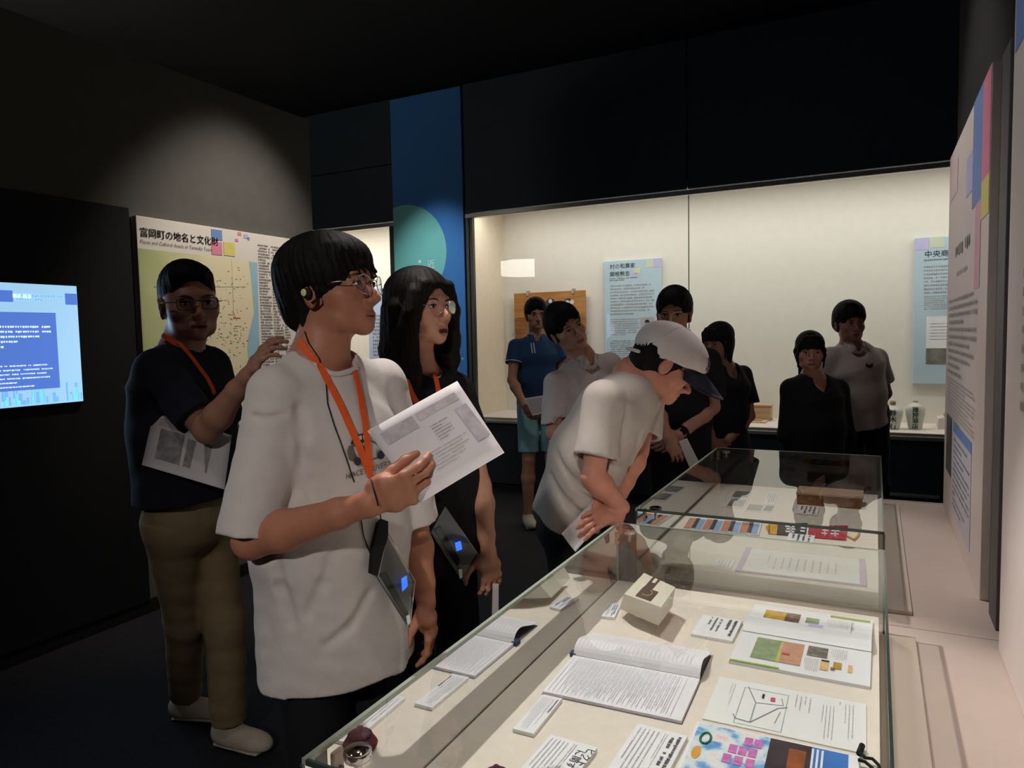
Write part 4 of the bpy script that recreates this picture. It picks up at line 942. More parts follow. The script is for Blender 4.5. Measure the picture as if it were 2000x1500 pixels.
class Sdf:
    def __init__(s): s.ops = []; s.post = []; s.lo = np.full(3, 1e9); s.hi = np.full(3, -1e9)
    def _grow(s, pts, r):
        for p in pts: s.lo = np.minimum(s.lo, p - r); s.hi = np.maximum(s.hi, p + r)
    def cone(s, a, b, ra, rb, k=0.015, sub=False, flat=False):
        a = np.asarray(a, float); b = np.asarray(b, float)
        s.ops.append(('c', a, b, ra, rb, k, sub, flat))
        if not sub: s._grow((a, b), max(ra, rb)); 
        return s
    def chain(s, pts, rs, k=0.015):
        for i in range(len(pts) - 1): s.cone(pts[i], pts[i + 1], rs[i], rs[i + 1], k)
        return s
    def econe(s, a, b, ux, ra, rb, k=0.02, sub=False, flat=0):
        """elliptic section: ra, rb = (half width along ux, half depth)"""
        a = np.asarray(a, float); b = np.asarray(b, float)
        s.ops.append(('e', a, b, nrm(ux), ra, rb, k, sub, flat))
        if not sub: s._grow((a, b), max(*ra, *rb))
        return s
    def ell(s, c, r, R=None, k=0.015, sub=False):
        s.ops.append(('l', np.asarray(c, float), np.asarray(r, float), np.eye(3) if R is None else R, k, sub))
        if not sub: s._grow((np.asarray(c, float),), max(r))
        return s
    def cut(s, p, n, k=0.004):
        """remove what lies on the side n points to"""
        s.ops.append(('p', np.asarray(p, float), nrm(n), k)); return s
    def noise(s, fn): s.post.append(fn); return s
    def ev(s, P):
        P = np.asarray(P, F32)
        d = np.full(len(P), 1.0, F32)
        plo, phi_ = P.min(0).astype(float), P.max(0).astype(float)
        for op in s.ops:
            t = op[0]
            if t == 'p':
                q = (P - op[1].astype(F32)) @ op[2].astype(F32)
                d = -smin(-d, -q, op[3]); continue
            if t == 'c' or t == 'e':
                a, b = op[1], op[2]; mid = (a + b) / 2
                rm = max(op[3], op[4]) if t == 'c' else max(*op[4], *op[5])
                rad = np.linalg.norm(b - a) / 2 + rm * 1.05 + 0.05
            else:
                mid = op[1]; rad = max(op[2]) + 0.05
            g = np.maximum(plo - mid, 0) + np.maximum(mid - phi_, 0)
            if g @ g > rad * rad: continue
            if len(P) > 3000:
                e = P - mid.astype(F32)
                m = np.nonzero(e[:, 0] ** 2 + e[:, 1] ** 2 + e[:, 2] ** 2 < rad * rad)[0]
                if len(m) == 0: continue
                Q = P[m]
            else: m = slice(None); Q = P
            if t == 'c':
                _, a, b, ra, rb, k, sub, flat = op
                ba = (b - a).astype(F32); pa = Q - a.astype(F32); L2 = float(ba @ ba) + 1e-12
                tt = np.clip(pa @ ba / L2, 0, 1)
                x = pa - tt[:, None] * ba
                q = np.sqrt(x[:, 0] ** 2 + x[:, 1] ** 2 + x[:, 2] ** 2) - (ra + (rb - ra) * tt)
                if flat: q = np.maximum(q, (pa @ ba) / math.sqrt(L2) - math.sqrt(L2))
            elif t == 'e':
                _, a, b, ux, ra, rb, k, sub, flat = op
                ba = b - a; L = np.linalg.norm(ba) + 1e-9; w_ = ba / L
                u = ux - w_ * (ux @ w_); u = nrm(u); v = np.cross(w_, u)
                pa = Q - a.astype(F32)
                z = pa @ w_.astype(F32); tt = np.clip(z / L, 0, 1); dz = z - tt * L
                ru = ra[0] + (rb[0] - ra[0]) * tt; rv = ra[1] + (rb[1] - ra[1]) * tt
                if flat & 1: dz = np.where(dz < 0, 0, dz)
                if flat & 2: dz = np.where(dz > 0, 0, dz)
                mr = np.minimum(ru, rv)
                k0 = np.sqrt((pa @ u.astype(F32) / ru) ** 2 + (pa @ v.astype(F32) / rv) ** 2 + (dz / mr) ** 2)
                q = (k0 - 1) * mr
                if flat & 1: q = np.maximum(q, -z)
                if flat & 2: q = np.maximum(q, z - L)
            else:
                _, c, r, R, k, sub = op
                y = (Q - c.astype(F32)) @ R.astype(F32)
                k0 = np.sqrt((y[:, 0] / r[0]) ** 2 + (y[:, 1] / r[1]) ** 2 + (y[:, 2] / r[2]) ** 2)
                k1 = np.sqrt((y[:, 0] / r[0] ** 2) ** 2 + (y[:, 1] / r[1] ** 2) ** 2 + (y[:, 2] / r[2] ** 2) ** 2) + 1e-9
                q = k0 * (k0 - 1) / k1
            if sub: d[m] = -smin(-d[m], q, k)
            else: d[m] = smin(d[m], q, k)
        for fn in s.post: d = d + fn(P)
        return d
    def grad(s, p):
        p = np.asarray(p, float); e = 0.002
        Q = np.array([p + V3(e, 0, 0), p - V3(e, 0, 0), p + V3(0, e, 0), p - V3(0, e, 0), p + V3(0, 0, e), p - V3(0, 0, e)])
        d = s.ev(Q); return nrm([d[0] - d[1], d[2] - d[3], d[4] - d[5]])
    def hits(s, px, depth_hint):
        """surface points seen at the given pixels"""
        px = np.asarray(px, float).reshape(-1, 2)
        dirs = np.array([nrm(ray(*q)) for q in px]); t = np.full(len(px), max(0.1, depth_hint - 0.45))
        for _ in range(60):
            dd = s.ev(CAM + dirs * t[:, None]); t = t + np.clip(dd, -0.03, 0.06) * 0.85
        return CAM + dirs * t[:, None]
    def mesh(s, h, pad=0.02):
        lo = s.lo - pad; hi = s.hi + pad; B = 8
        nb = np.ceil((hi - lo) / (B * h)).astype(int)
        n = nb * B
        bc = [lo[i] + (np.arange(nb[i]) + 0.5) * B * h for i in range(3)]
        G = np.stack(np.meshgrid(*bc, indexing='ij'), -1).reshape(-1, 3)
        d = s.ev(G)
        act = np.abs(d) < B * h * 0.87 * 1.25 + 0.008
        D = np.repeat(np.repeat(np.repeat(np.where(d < 0, -1.0, 1.0).astype(F32).reshape(nb), B, 0), B, 1), B, 2)
        ai = np.nonzero(act)[0]
        loc = np.stack(np.meshgrid(*[np.arange(B)] * 3, indexing='ij'), -1).reshape(-1, 3)
        bi = np.stack(np.unravel_index(ai, nb), -1)
        q4 = bi // 3; bi = bi[np.lexsort((q4[:, 2], q4[:, 1], q4[:, 0]))]
        for c0 in range(0, len(bi), 24):
            I = (bi[c0:c0 + 24, None, :] * B + loc[None]).reshape(-1, 3)
            D[I[:, 0], I[:, 1], I[:, 2]] = s.ev((lo + I * h).astype(F32))
        ins = D < 0
        c = ins[:-1, :-1, :-1]
        allin = c.copy(); anyin = c.copy()
        for dx in (0, 1):
            for dy in (0, 1):
                for dz in (0, 1):
                    q = ins[dx:n[0] - 1 + dx, dy:n[1] - 1 + dy, dz:n[2] - 1 + dz]
                    allin &= q; anyin |= q
        I = np.stack(np.nonzero(anyin & ~allin), -1)
        vid = np.full((n[0] - 1, n[1] - 1, n[2] - 1), -1, np.int32); vid[I[:, 0], I[:, 1], I[:, 2]] = np.arange(len(I))
        acc = np.zeros((len(I), 3)); cnt = np.zeros(len(I))
        cs = [(0, 0, 0), (1, 0, 0), (0, 1, 0), (1, 1, 0), (0, 0, 1), (1, 0, 1), (0, 1, 1), (1, 1, 1)]
        val = [D[I[:, 0] + a, I[:, 1] + b, I[:, 2] + e] for a, b, e in cs]
        for i, j in ((0, 1), (2, 3), (4, 5), (6, 7), (0, 2), (1, 3), (4, 6), (5, 7), (0, 4), (1, 5), (2, 6), (3, 7)):
            va, vb = val[i], val[j]; m = (va < 0) != (vb < 0)
            t = np.where(m, va / np.where(m, va - vb, 1), 0)
            p = np.array(cs[i]) + t[:, None] * (np.array(cs[j]) - np.array(cs[i]))
            acc += p * m[:, None]; cnt += m
        V = lo + (I + acc / cnt[:, None]) * h
        Fq = []
        for ax in range(3):
            sl0 = [slice(1, -1)] * 3; sl1 = [slice(1, -1)] * 3
            sl0[ax] = slice(0, n[ax] - 1); sl1[ax] = slice(1, n[ax])
            a, b = ins[tuple(sl0)], ins[tuple(sl1)]
            E = np.stack(np.nonzero(a != b), -1)
            if len(E) == 0: continue
            o = np.array([1, 1, 1]); o[ax] = 0; E = E + o
            o1, o2 = [(1, 2), (2, 0), (0, 1)][ax]
            e1 = np.zeros(3, int); e1[o1] = 1; e2 = np.zeros(3, int); e2[o2] = 1
            q = [E - e1 - e2, E - e2, E, E - e1]
            ids = np.stack([vid[k[:, 0], k[:, 1], k[:, 2]] for k in q], -1)
            sg = ins[E[:, 0], E[:, 1], E[:, 2]]
            ids[~sg] = ids[~sg][:, ::-1]
            Fq.append(ids)
        Fq = np.concatenate(Fq); Fq = Fq[(Fq >= 0).all(1)]
        return V, Fq
def wob(amp, freq, seed=0, st=(1, 1, 1)):
    """cheap smooth noise made of a few sine waves"""
    r = np.random.RandomState(seed); K = r.normal(size=(5, 3)) * np.array(st); K = (K / np.linalg.norm(K, axis=1)[:, None] * freq).astype(F32); ph = r.uniform(0, 6.28, 5).astype(F32)
    def fn(P):
        a = P @ K.T + ph
        a[:, 1:] += 0.8 * np.sin(a[:, :1] * 0.7)
        return (np.sin(a).sum(1) * (amp / 2.5)).astype(F32)
    return fn
def sdf_obj(name, s, h, m, parent, colors=None):
    t_ = time.time(); V, F = s.mesh(h)
    print('SDF %s h=%.4f ops=%d verts=%d  %.2fs' % (name, h, len(s.ops), len(V), time.time() - t_))
    base = np.zeros(3); p = parent
    while p is not None: base += np.array(p.location); p = p.parent
    me = bpy.data.meshes.new(name)
    me.vertices.add(len(V)); me.vertices.foreach_set('co', (V - base).astype(F32).ravel())
    me.loops.add(F.size); me.loops.foreach_set('vertex_index', F.astype(np.int32).ravel())
    me.polygons.add(len(F)); me.polygons.foreach_set('loop_start', np.arange(0, F.size, 4, dtype=np.int32)); me.polygons.foreach_set('loop_total', np.full(len(F), 4, np.int32))
    me.polygons.foreach_set('use_smooth', np.ones(len(F), bool))
    me.update(calc_edges=True); me.validate()
    me.materials.append(m)
    if colors is not None:
        c = colors(V); at_ = me.color_attributes.new('tone', 'FLOAT_COLOR', 'POINT')
        at_.data.foreach_set('color', np.concatenate([c, np.ones((len(c), 1))], 1).astype(F32).ravel())
    o = bpy.data.objects.new(name, me); return link(o, parent)

# ------------------------------------------------------------------ head
class Head:
    """head frame: origin between the eyes' height and the skull centre; x right, y forward, z up (metres, unit head 0.23 high)"""
    def __init__(s, pos, R, sc=1.0): s.o = np.asarray(pos, float); s.R = R; s.s = sc
    def w(s, x, y, z): return s.o + s.R @ (V3(x, y, z) * s.s)
    def loc(s, P): return ((P - s.o.astype(P.dtype)) @ s.R.astype(P.dtype)) / s.s
def add_head(S, H, mouth=0.0, jaw=1.0, fat=1.0):
    s = H.s; R = H.R
    def E(x, y, z, a, b, c, k=.012, sub=False, Rl=None): S.ell(H.w(x, y, z), (a * s, b * s, c * s), R if Rl is None else R @ Rl, k * s, sub)
    E(0, -.012, .036, .077, .097, .082, .01)
    E(0, .030, -.012, .067 * fat, .060, .080, .02)
    E(0, .022, -.056, .057 * jaw * fat, .060, .045, .02)
    E(0, .071, -.094, .020 * jaw, .022, .018, .022)
    for q in (-1, 1):
        E(q * .045, .048, -.024, .024 * fat, .030, .024, .018)
        E(q * .036, .030, -.076, .022 * fat, .036, .022, .022)
    S.cone(H.w(-.034, .082, .020), H.w(.034, .082, .020), .010 * s, .010 * s, .018 * s)
    S.cone(H.w(0, .086, .008), H.w(0, .1105, -.034), .0065 * s, .0105 * s, .012 * s)
    for q in (-1, 1): E(q * .012, .0995, -.0385, .0085, .010, .0072, .006)
    E(0, .096, -.045, .010, .008, .006, .008)
    for q in (-1, 1):
        E(q * .033, .104, .001, .019, .016, .010, .012, True)
        E(q * .032, .0745, -.001, .0165, .0145, .0125, .006)
    E(0, .077, -.070, .028, .016, .022, .018)
    E(0, .0905, -.0655 + mouth * .003, .021, .0056, .0040, .007)
    E(0, .0885, -.0755 - mouth * .010, .017, .0066, .0048, .007)
    E(0, .0995, -.0705 - mouth * .004, .021, .011, .0020 + .006 * mouth, .003, True)
    for q in (-1, 1):
        Rl = rot(q * -.35, 0, q * .12)
        E(q * .0785, -.008, -.012, .009, .020, .033, .006, False, Rl)
        E(q * .089, -.004, -.010, .008, .010, .019, .006, True, Rl)
SKIN = (196, 146, 120)
def skin_fn(H, base=SKIN, lips=True, mouth=0.0):
    b = np.array(lin(base)); lp = np.array(lin((150, 76, 70))); bl = np.array(lin((200, 132, 108))); sh = np.array(lin((60, 44, 40)))
    def fn(V):
        c = np.tile(b, (len(V), 1)); q = H.loc(V)
        near = (np.abs(q) < .16).all(1)
        if lips:
            m = near & (np.abs(q[:, 0]) < .024 * (1 - np.abs(q[:, 2] + .070) * 22)) & (q[:, 1] > .077) & (q[:, 2] < -.0605) & (q[:, 2] > -.081 - .012 * mouth)
            c[m] = lp * .45 + c[m] * .55
            m = near & (np.abs(q[:, 2] + .0707 + mouth * .004) < .0019 + .007 * mouth) & (np.abs(q[:, 0]) < .021 - .004 * mouth) & (q[:, 1] > .076)
            c[m] = np.array(lin((84, 42, 40)))
        d = np.sqrt((np.abs(q[:, 0]) - .046) ** 2 + (q[:, 1] - .06) ** 2 + (q[:, 2] + .03) ** 2)
        a = np.clip(1 - d / .035, 0, 1)[:, None] * near[:, None] * .5
        return c * (1 - a) + bl * a
    return fn
M_SKIN = mat('skin', SKIN, 0.5, 0.05, 60, 0.12, 500, spec=0.35, attr='tone', sss=0.0)
M_HAIR = mat('black_hair', (20, 17, 16), 0.62, 0.3, 90, 0.3, 500, spec=0.14)
M_HAIRB = mat('brown_black_hair', (30, 24, 21), 0.62, 0.3, 90, 0.3, 500, spec=0.12)
M_EYEW = mat('eye_white', (206, 200, 196), 0.25, 0.02, 60, spec=0.5)
M_IRIS = mat('dark_iris', (34, 24, 20), 0.2, 0.1, 200, spec=0.6)
M_LASH = mat('brow_hair', (34, 26, 24), 0.7, 0.2, 200)
def add_face_bits(H, par, brow=0.0, look=(0, 0), glasses=None, closed=0.0):
    for q in (-1, 1):
        c = H.w(q * .032, .0785, -.001)
        v, f = sphere_vf(c, (.0145 * H.s, .0125 * H.s, .0062 * (1 - .6 * closed) * H.s), H.R, 14, 8); mesh_obj('eye', v, f, M_EYEW, par, True)
        d = H.R @ nrm(V3(look[0], 1, look[1])); ce = c + d * .0097 * H.s
        v, f = sphere_vf(ce, (.0056 * H.s, .0034 * H.s, .0054 * (1 - .6 * closed) * H.s), H.R, 12, 7); mesh_obj('iris', v, f, M_IRIS, par, True)
        pts = [H.w(q * (.032 + .0165 * t), .0915 - .006 * abs(t) ** 2 - .003 * max(0, t), .0052 - .0050 * t * t) for t in np.linspace(-1, 1, 7)]
        v, f = tube_vf(pts, [.0008 * H.s] + [.0017 * H.s] * 5 + [.0007 * H.s], 6); mesh_obj('eyelid', v, f, M_LASH, par, True)
        pts = [H.w(q * (.034 + .020 * t), .0970 - .0135 * max(0, t) ** 1.6 - .003 * t * t, .0205 + .002 * t + brow - .004 * t * t) for t in np.linspace(-1, 1, 7)]
        v, f = tube_vf(pts, [.0026 * H.s, .0036 * H.s, .0038 * H.s, .0036 * H.s, .003 * H.s, .002 * H.s, .0008 * H.s], 6, 0.6); mesh_obj('eyebrow', v, f, M_LASH, par, True)
    if glasses:
        rim, rr, th, kind = glasses
        g = None
        for q in (-1, 1):
            pts = []
            for t in np.linspace(0, 2 * math.pi, 25):
                cx, cz = math.cos(t), math.sin(t)
                if kind == 'rect': cx = np.sign(cx) * abs(cx) ** .55; cz = np.sign(cz) * abs(cz) ** .55
                x = q * .033 + rr[0] * cx; z = -.004 + rr[1] * cz
                pts.append(H.w(x, .110 - 4.4 * x * x, z))
            v, f = tube_vf(pts, th * H.s, 6, cap=False)
            o = mesh_obj('glasses_rim', v, f, rim, par, True)
            if g is None: g = o
            ctr = sum(pts[:-1]) / 24
            v = [ctr] + pts[:-1]; f = [(0, 1 + k, 1 + (k + 1) % 24) for k in range(24)]
            mesh_obj('glasses_lens', v, f, M_LENS, par)
            x = q * (.033 + rr[0]); p0 = H.w(x, .110 - 4.4 * x * x, .002); p1 = H.w(q * .079, .070, .004); p2 = H.w(q * .083, .0, .006); p3 = H.w(q * .080, -.022, -.014)
            v, f = tube_vf([p0, p1, p2, p3], th * 1.1 * H.s, 6); mesh_obj('glasses_temple', v, f, rim, par, True)
        b = rr[0]
        v, f = tube_vf([H.w(-.033 + b, .1095 - 4.4 * (.033 - b) ** 2, .003), H.w(0, .1125, .006), H.w(.033 - b, .1095 - 4.4 * (.033 - b) ** 2, .003)], th * H.s, 6); mesh_obj('glasses_bridge', v, f, rim, par, True)
M_LENS = glass_mat('spectacle_lens', (250, 250, 252), 0.5, 1.4)
M_RIMS = mat('silver_rim', (190, 184, 180), 0.25, 0.03, 30, metal=0.9)
M_RIMB = mat('black_rim', (24, 24, 28), 0.3, 0.1, 30)
def sphere_vf(c, r, R, n=12, m=8):
    V = [c + R @ V3(0, 0, r[2])]; F = []
    for i in range(1, m):
        th = math.pi * i / m
        for k in range(n):
            a = 2 * math.pi * k / n
            V.append(c + R @ V3(r[0] * math.sin(th) * math.cos(a), r[1] * math.sin(th) * math.sin(a), r[2] * math.cos(th)))
    V.append(c - R @ V3(0, 0, r[2]))
    for k in range(n): F.append((0, 1 + k, 1 + (k + 1) % n))
    for i in range(m - 2):
        for k in range(n):
            a = 1 + i * n + k; b = 1 + i * n + (k + 1) % n
            F.append((a, a + n, b + n, b))
    for k in range(n): F.append((len(V) - 1, 1 + (m - 2) * n + (k + 1) % n, 1 + (m - 2) * n + k))
    return V, F
def hair_strands(H, amp=.0022, seed=0, freq=1.0):
    r = random.Random(seed); p = [r.uniform(0, 6) for _ in range(6)]
    def fn(P):
        q = H.loc(P); x, y, z = q[:, 0], q[:, 1] + .015, q[:, 2]
        phi = np.arctan2(x, y); rr = np.sqrt(x * x + y * y)
        w_ = np.clip(rr / .06, 0, 1)
        a = np.sin(phi * 43 * freq + 3 * np.sin(z * 30 + p[0]) + p[1]) + .8 * np.sin(phi * 71 * freq + 2 * np.sin(z * 44 + p[2]) + p[3]) + .9 * np.sin(phi * 19 * freq + 2 * np.sin(z * 20 + p[4]) + p[5])
        return (a * amp * w_ / 2.6 * H.s).astype(F32)
    return fn
def hair_cap(H, thick=.018, front=.055, low=-.01, k=.012):
    """cap of hair round the skull; the face is cut free"""
    S = Sdf(); s = H.s; R = H.R
    S.ell(H.w(0, -.014, .040), ((.077 + thick) * s, (.097 + thick) * s, (.082 + thick) * s), R, k * s)
    return S
# ------------------------------------------------------------------ hands
def add_hand(S, W, d, n, left, curls, sc=1.0, thumb=(.55, .75, .35), tcurl=.35, spread=.06, k=.006):
    """W wrist, d towards the fingers, n out of the palm; curls: per finger three bend angles"""
    W = np.asarray(W, float); d = nrm(d); n = np.asarray(n, float); n = nrm(n - d * (n @ d)); t = np.cross(d, n) * (-1 if left else 1)
    c = lambda a, b, e: W + (d * a + t * b + n * e) * sc
    S.econe(c(-.005, 0, 0), c(.045, .002, .0), t, (.026 * sc, .019 * sc), (.037 * sc, .0155 * sc), .012 * sc)
    S.econe(c(.045, .002, 0), c(.086, .0, .0), t, (.037 * sc, .0155 * sc), (.040 * sc, .0125 * sc), .012 * sc)
    S.ell(c(.035, .026, .012), (.020 * sc, .013 * sc, .030 * sc), np.stack([t, n, d], 1), .012 * sc)
    L = (.073, .081, .075, .059); off = (.030, .0102, -.0108, -.0300); base = (.088, .092, .089, .082)
    for i in range(4):
        p = c(base[i], off[i], 0); ang = 0.0; sd = spread * (1.5 - i)
        r0 = (.0088, .0090, .0086, .0076)[i] * sc
        for j in range(3):
            ang += curls[i][j]
            dd = nrm(d * math.cos(ang) + n * math.sin(ang) + t * sd * math.cos(ang))
            l_ = L[i] * (.46, .30, .24)[j] * sc
            q = p + dd * l_
            S.cone(p, q, r0 * (1 - .10 * j), r0 * (.90 - .10 * j), k * sc); p = q
    td = nrm(d * thumb[0] + t * thumb[1] + n * thumb[2]); p = c(.022, .026, .010)
    ax = nrm(np.cross(td, n * .6 + d * .8 if False else -t + d * .4)); ang = 0.0
    fwd = nrm(d * .9 - t * .35 + n * .25)
    for j, l_ in enumerate((.046, .034, .027)):
        dd = nrm(td * (1 - tcurl * j) + fwd * tcurl * j)
        q = p + dd * l_ * sc; r0 = (.0135, .0108, .0096, .0078)
        S.cone(p, q, r0[j] * sc, r0[j + 1] * sc, k * 1.4 * sc); p = q
RELAX = [(.25, .45, .3), (.32, .5, .35), (.38, .55, .4), (.42, .6, .4)]
FIST = [(1.0, 1.3, .8)] * 4
FLAT = [(.08, .1, .08)] * 4
# ------------------------------------------------------------------ arms
def add_arm(S, sh, el, wr, sc=1.0, m=1.0):
    sh, el, wr = (np.asarray(q, float) for q in (sh, el, wr))
    mid = sh + (el - sh) * .45
    S.cone(sh, mid, .052 * m * sc, .047 * m * sc, .02); S.cone(mid, el, .047 * m * sc, .038 * m * sc, .02)
    f1 = el + (wr - el) * .28; f2 = el + (wr - el) * .75
    S.cone(el, f1, .038 * m * sc, .043 * m * sc, .015); S.cone(f1, f2, .043 * m * sc, .030 * m * sc, .015); S.cone(f2, wr, .030 * m * sc, .0245 * m * sc, .015)
def ring_pts(c, u, v, ru, rv, n=24, t0=0, t1=2 * math.pi):
    return [c + u * ru * math.cos(t) + v * rv * math.sin(t) for t in np.linspace(t0, t1, n)]

# ------------------------------------------------------------------ whole figures
UP = V3(0, 0, 1)
CRH = nrm(V3(RC[0, 0], RC[1, 0], 0)); TWH = nrm(V3(RC[0, 2], RC[1, 2], 0))
def fdir(a):
    """0: facing to the right of the picture, 90: facing the photographer, 180: left, -90: away"""
    a = math.radians(a); return nrm(CRH * math.cos(a) + TWH * math.sin(a))
def fyaw(a):
    f = fdir(a); return math.atan2(-f[0], f[1])
def pt(q): return at(*q) if len(q) == 3 and q[0] > 20 else np.asarray(q, float)
M_DENIM = mat('black_trousers', (20, 20, 22), 0.85, 0.15, 40, 0.3, 400)
M_SHOE = mat('pale_shoe', (196, 184, 164), 0.6, 0.06, 40, 0.2, 200)
M_SOLE = mat('shoe_sole', (206, 196, 178), 0.7, 0.05, 40)
M_SHOEB = mat('dark_shoe', (28, 28, 30), 0.6, 0.1, 40)
class Person: pass
def person(label, root, h, head, face, N, sR, sL, waist, hem, top, bottom, hair=None, pitch=0.0, roll=0.0, hs=1.0, skin=SKIN, mouth=0.0, jaw=1.0, fat=1.0,
           armR=None, armL=None, hR=None, hL=None, arm=1.0, glasses=None, brow=0.0, look=(0, 0), body=None, feet=None, shoes=M_SHOEB, bits=True, neck_r=.052, kneef=.03, closed=0.0):
    p = Person(); p.root = empty('person', root, label, 'person')
    hd, n_, sr, sl, wa, he = (pt(q) for q in (head, N, sR, sL, waist, hem))
    p.H = H = Head(hd, rot(fyaw(face), pitch, roll), hs)
    r = nrm((sr - sl) * V3(1, 1, 0)) if body is None else nrm(np.cross(fdir(body), UP)); f = np.cross(UP, r); p.r, p.f = r, f
    p.N, p.sR, p.sL = n_, sr, sl
    chest = n_ + (wa - n_) * .42; p.chest = chest
    # skin: one continuous surface
    S = Sdf(); add_head(S, H, mouth, jaw, fat)
    S.cone(H.w(0, -.022, -.055), n_ + UP * .02, neck_r * hs, neck_r * 1.06 * hs, .02)
    S.cone(n_ + UP * .015 - f * .02, n_ + r * .07 - UP * .03 - f * .02, .045, .04, .03); S.cone(n_ + UP * .015 - f * .02, n_ - r * .07 - UP * .03 - f * .02, .045, .04, .03)
    S.econe(n_ - (n_ - chest) * .35, chest, r, (.10, .06), (.13, .085), .04); S.econe(chest, wa, r, (.13, .085), (.115, .08), .04)
    S.cone(n_ - UP * .05, sr, .04, .045, .03); S.cone(n_ - UP * .05, sl, .04, .045, .03)
    for side, ar, hn in ((1, armR, hR), (-1, armL, hL)):
        if ar is None: continue
        sh = sr if side > 0 else sl; el, wr = pt(ar[0]), pt(ar[1])
        add_arm(S, sh, el, wr, 1.0, arm)
        if hn is not None:
            d = hn[0] if hn[0] is not None else nrm(wr - el)
            add_hand(S, wr, d, hn[1], side < 0, hn[2], **(hn[3] if len(hn) > 3 else {}))
        p.__dict__['arm' + ('R' if side > 0 else 'L')] = (sh, el, wr)
    pel = he + UP * .12 if bottom.get('pel') is None else pt(bottom['pel'])
    S.econe(wa, pel, r, (.115, .08), (.13, .09), .04)
    hipR, hipL = pel + r * .085 - UP * .04, pel - r * .085 - UP * .04
    fr, fl = [np.asarray(q, float) for q in feet] if feet is not None else (V3(*(pel + r * .10)[:2], 0), V3(*(pel - r * .10)[:2], 0))
    legs = []
    for hp, ft, sd in ((hipR, fr, 1), (hipL, fl, -1)):
        an = ft + UP * .09; kn = (hp + an) / 2 + f * kneef - UP * .01; legs.append((hp, kn, an))
        if bottom['type'] == 'trousers':
            S.cone(hp, hp + (kn - hp) * .3, .072, .066, .03); continue
        S.cone(hp, kn, .075, .05, .03)
        S.cone(kn, kn + (an - kn) * .35 - f * .012, .05, .053, .02); S.cone(kn + (an - kn) * .35 - f * .012, an, .053, .035, .02)
    p.skinS = S; p.legs = legs; p.pel = pel
    p.body = sdf_obj('body', S, h, M_SKIN, p.root, skin_fn(H, skin, True, mouth))
    if bits: add_face_bits(H, p.root, brow, look, glasses, closed)
    # top
    T = Sdf(); hd_, wd_, cd_ = top['hem'], top['waist'], top['chest']
    T.econe(he, wa, r, hd_, wd_, .03, flat=1); T.econe(wa, chest, r, wd_, cd_, .05)
    tp_ = n_ - UP * .055; T.econe(chest, tp_, r, cd_, (cd_[0] * .60, cd_[1] * .62), .05)
    T.cone(n_ - UP * .03 - f * .008, sr - UP * .005, .058, top.get('shr', .066), .05); T.cone(n_ - UP * .03 - f * .008, sl - UP * .005, .058, top.get('shr', .066), .05)
    holes = []
    for side, ar in ((1, armR), (-1, armL)):
        if ar is None: continue
        sh, el, wr = p.__dict__['arm' + ('R' if side > 0 else 'L')]
        fr_ = top['sleeve']; r0, r1 = top['srad']
        if fr_ <= 1.0:
            e = sh + (el - sh) * fr_
            T.cone(sh, e, r0, r1, top.get('sk', .016), flat=True); ax = nrm(el - sh); holes.append((e - ax * .018, e + ax * .02, r1 - .014))
        else:
            T.cone(sh, el, r0, r1, .03); e = el + (wr - el) * (fr_ - 1); T.cone(el, e, r1, r1 * .8, .02, flat=True); ax = nrm(wr - el); holes.append((e - ax * .03, e + ax * .02, r1 * .8 - .008))
    ax = nrm(wa - he)
    if top.get('hole', True): T.econe(he - ax * .02, he + ax * .03, r, (hd_[0] - .016, hd_[1] - .016), (hd_[0] - .018, hd_[1] - .018), .004, True, flat=3)
    for a, b, q in holes: T.cone(a, b, q, q, .003, True)
    nk = top.get('neck', (.070, .010))
    T.cone(n_ + f * nk[1] - UP * .012, n_ + f * (nk[1] + .012) + UP * .14, nk[0], nk[0] * 1.25, .006, True)
    if top.get('vneck'): 
        for t_ in (0.0, .5, 1.0): T.cone(n_ + f * .085 - UP * (.02 + t_ * top['vneck']), n_ + f * .14 - UP * (.01 + t_ * top['vneck']), .050 * (1 - .8 * t_), .055 * (1 - .8 * t_), .006, True)
    for amp, fq, sd, stt in top.get('folds', ((.0035, 22, 3, (1, 1, .3)), (.0016, 60, 4, (1, 1, .45)))): T.noise(wob(amp, fq, sd, stt))
    for px, rad, kk in top.get('grooves', ()):
        P_ = T.hits(px, float(np.linalg.norm(chest - CAM)) - .05); T.chain
        for i in range(len(P_) - 1): T.cone(P_[i], P_[i + 1], rad, rad, kk, True)
    p.topS = T; p.top = sdf_obj(top.get('name', 'tshirt'), T, top.get('h', h * 1.3), top['mat'], p.root)
    # bottom
    Bt = Sdf(); k_ = bottom.get('w', 1.0)
    waist_b = pel + UP * .06
    Bt.econe(waist_b, pel - UP * .05, r, (.145 * k_, .105 * k_), (.165 * k_, .118 * k_), .03)
    if bottom['type'] == 'skirt':
        z1 = bottom['len']; e = V3(*(pel + f * .0)[:2], z1); Bt.econe(pel - UP * .05, e, r, (.165 * k_, .118 * k_), (.25 * k_, .21 * k_), .03, flat=2)
    else:
        for hp, kn, an in legs:
            if bottom['type'] == 'shorts':
                e = hp + (kn - hp) * bottom['len']; Bt.cone(hp, e, .084 * k_, .080 * k_, .012, flat=True); ax = nrm(kn - hp); pass
            else:
                Bt.cone(hp, kn, .088 * k_, .070 * k_, .03); Bt.cone(kn, an + UP * .01, .070 * k_, .062 * k_, .03, flat=True)
    for amp, fq, sd, stt in bottom.get('folds', ((.002, 24, 8, (1, 1, .4)), (.0014, 60, 9, (.5, .5, 1.5)))): Bt.noise(wob(amp, fq, sd, stt))
    p.bottom = sdf_obj(bottom.get('name', 'trousers'), Bt, bottom.get('h', .010), bottom['mat'], p.root)
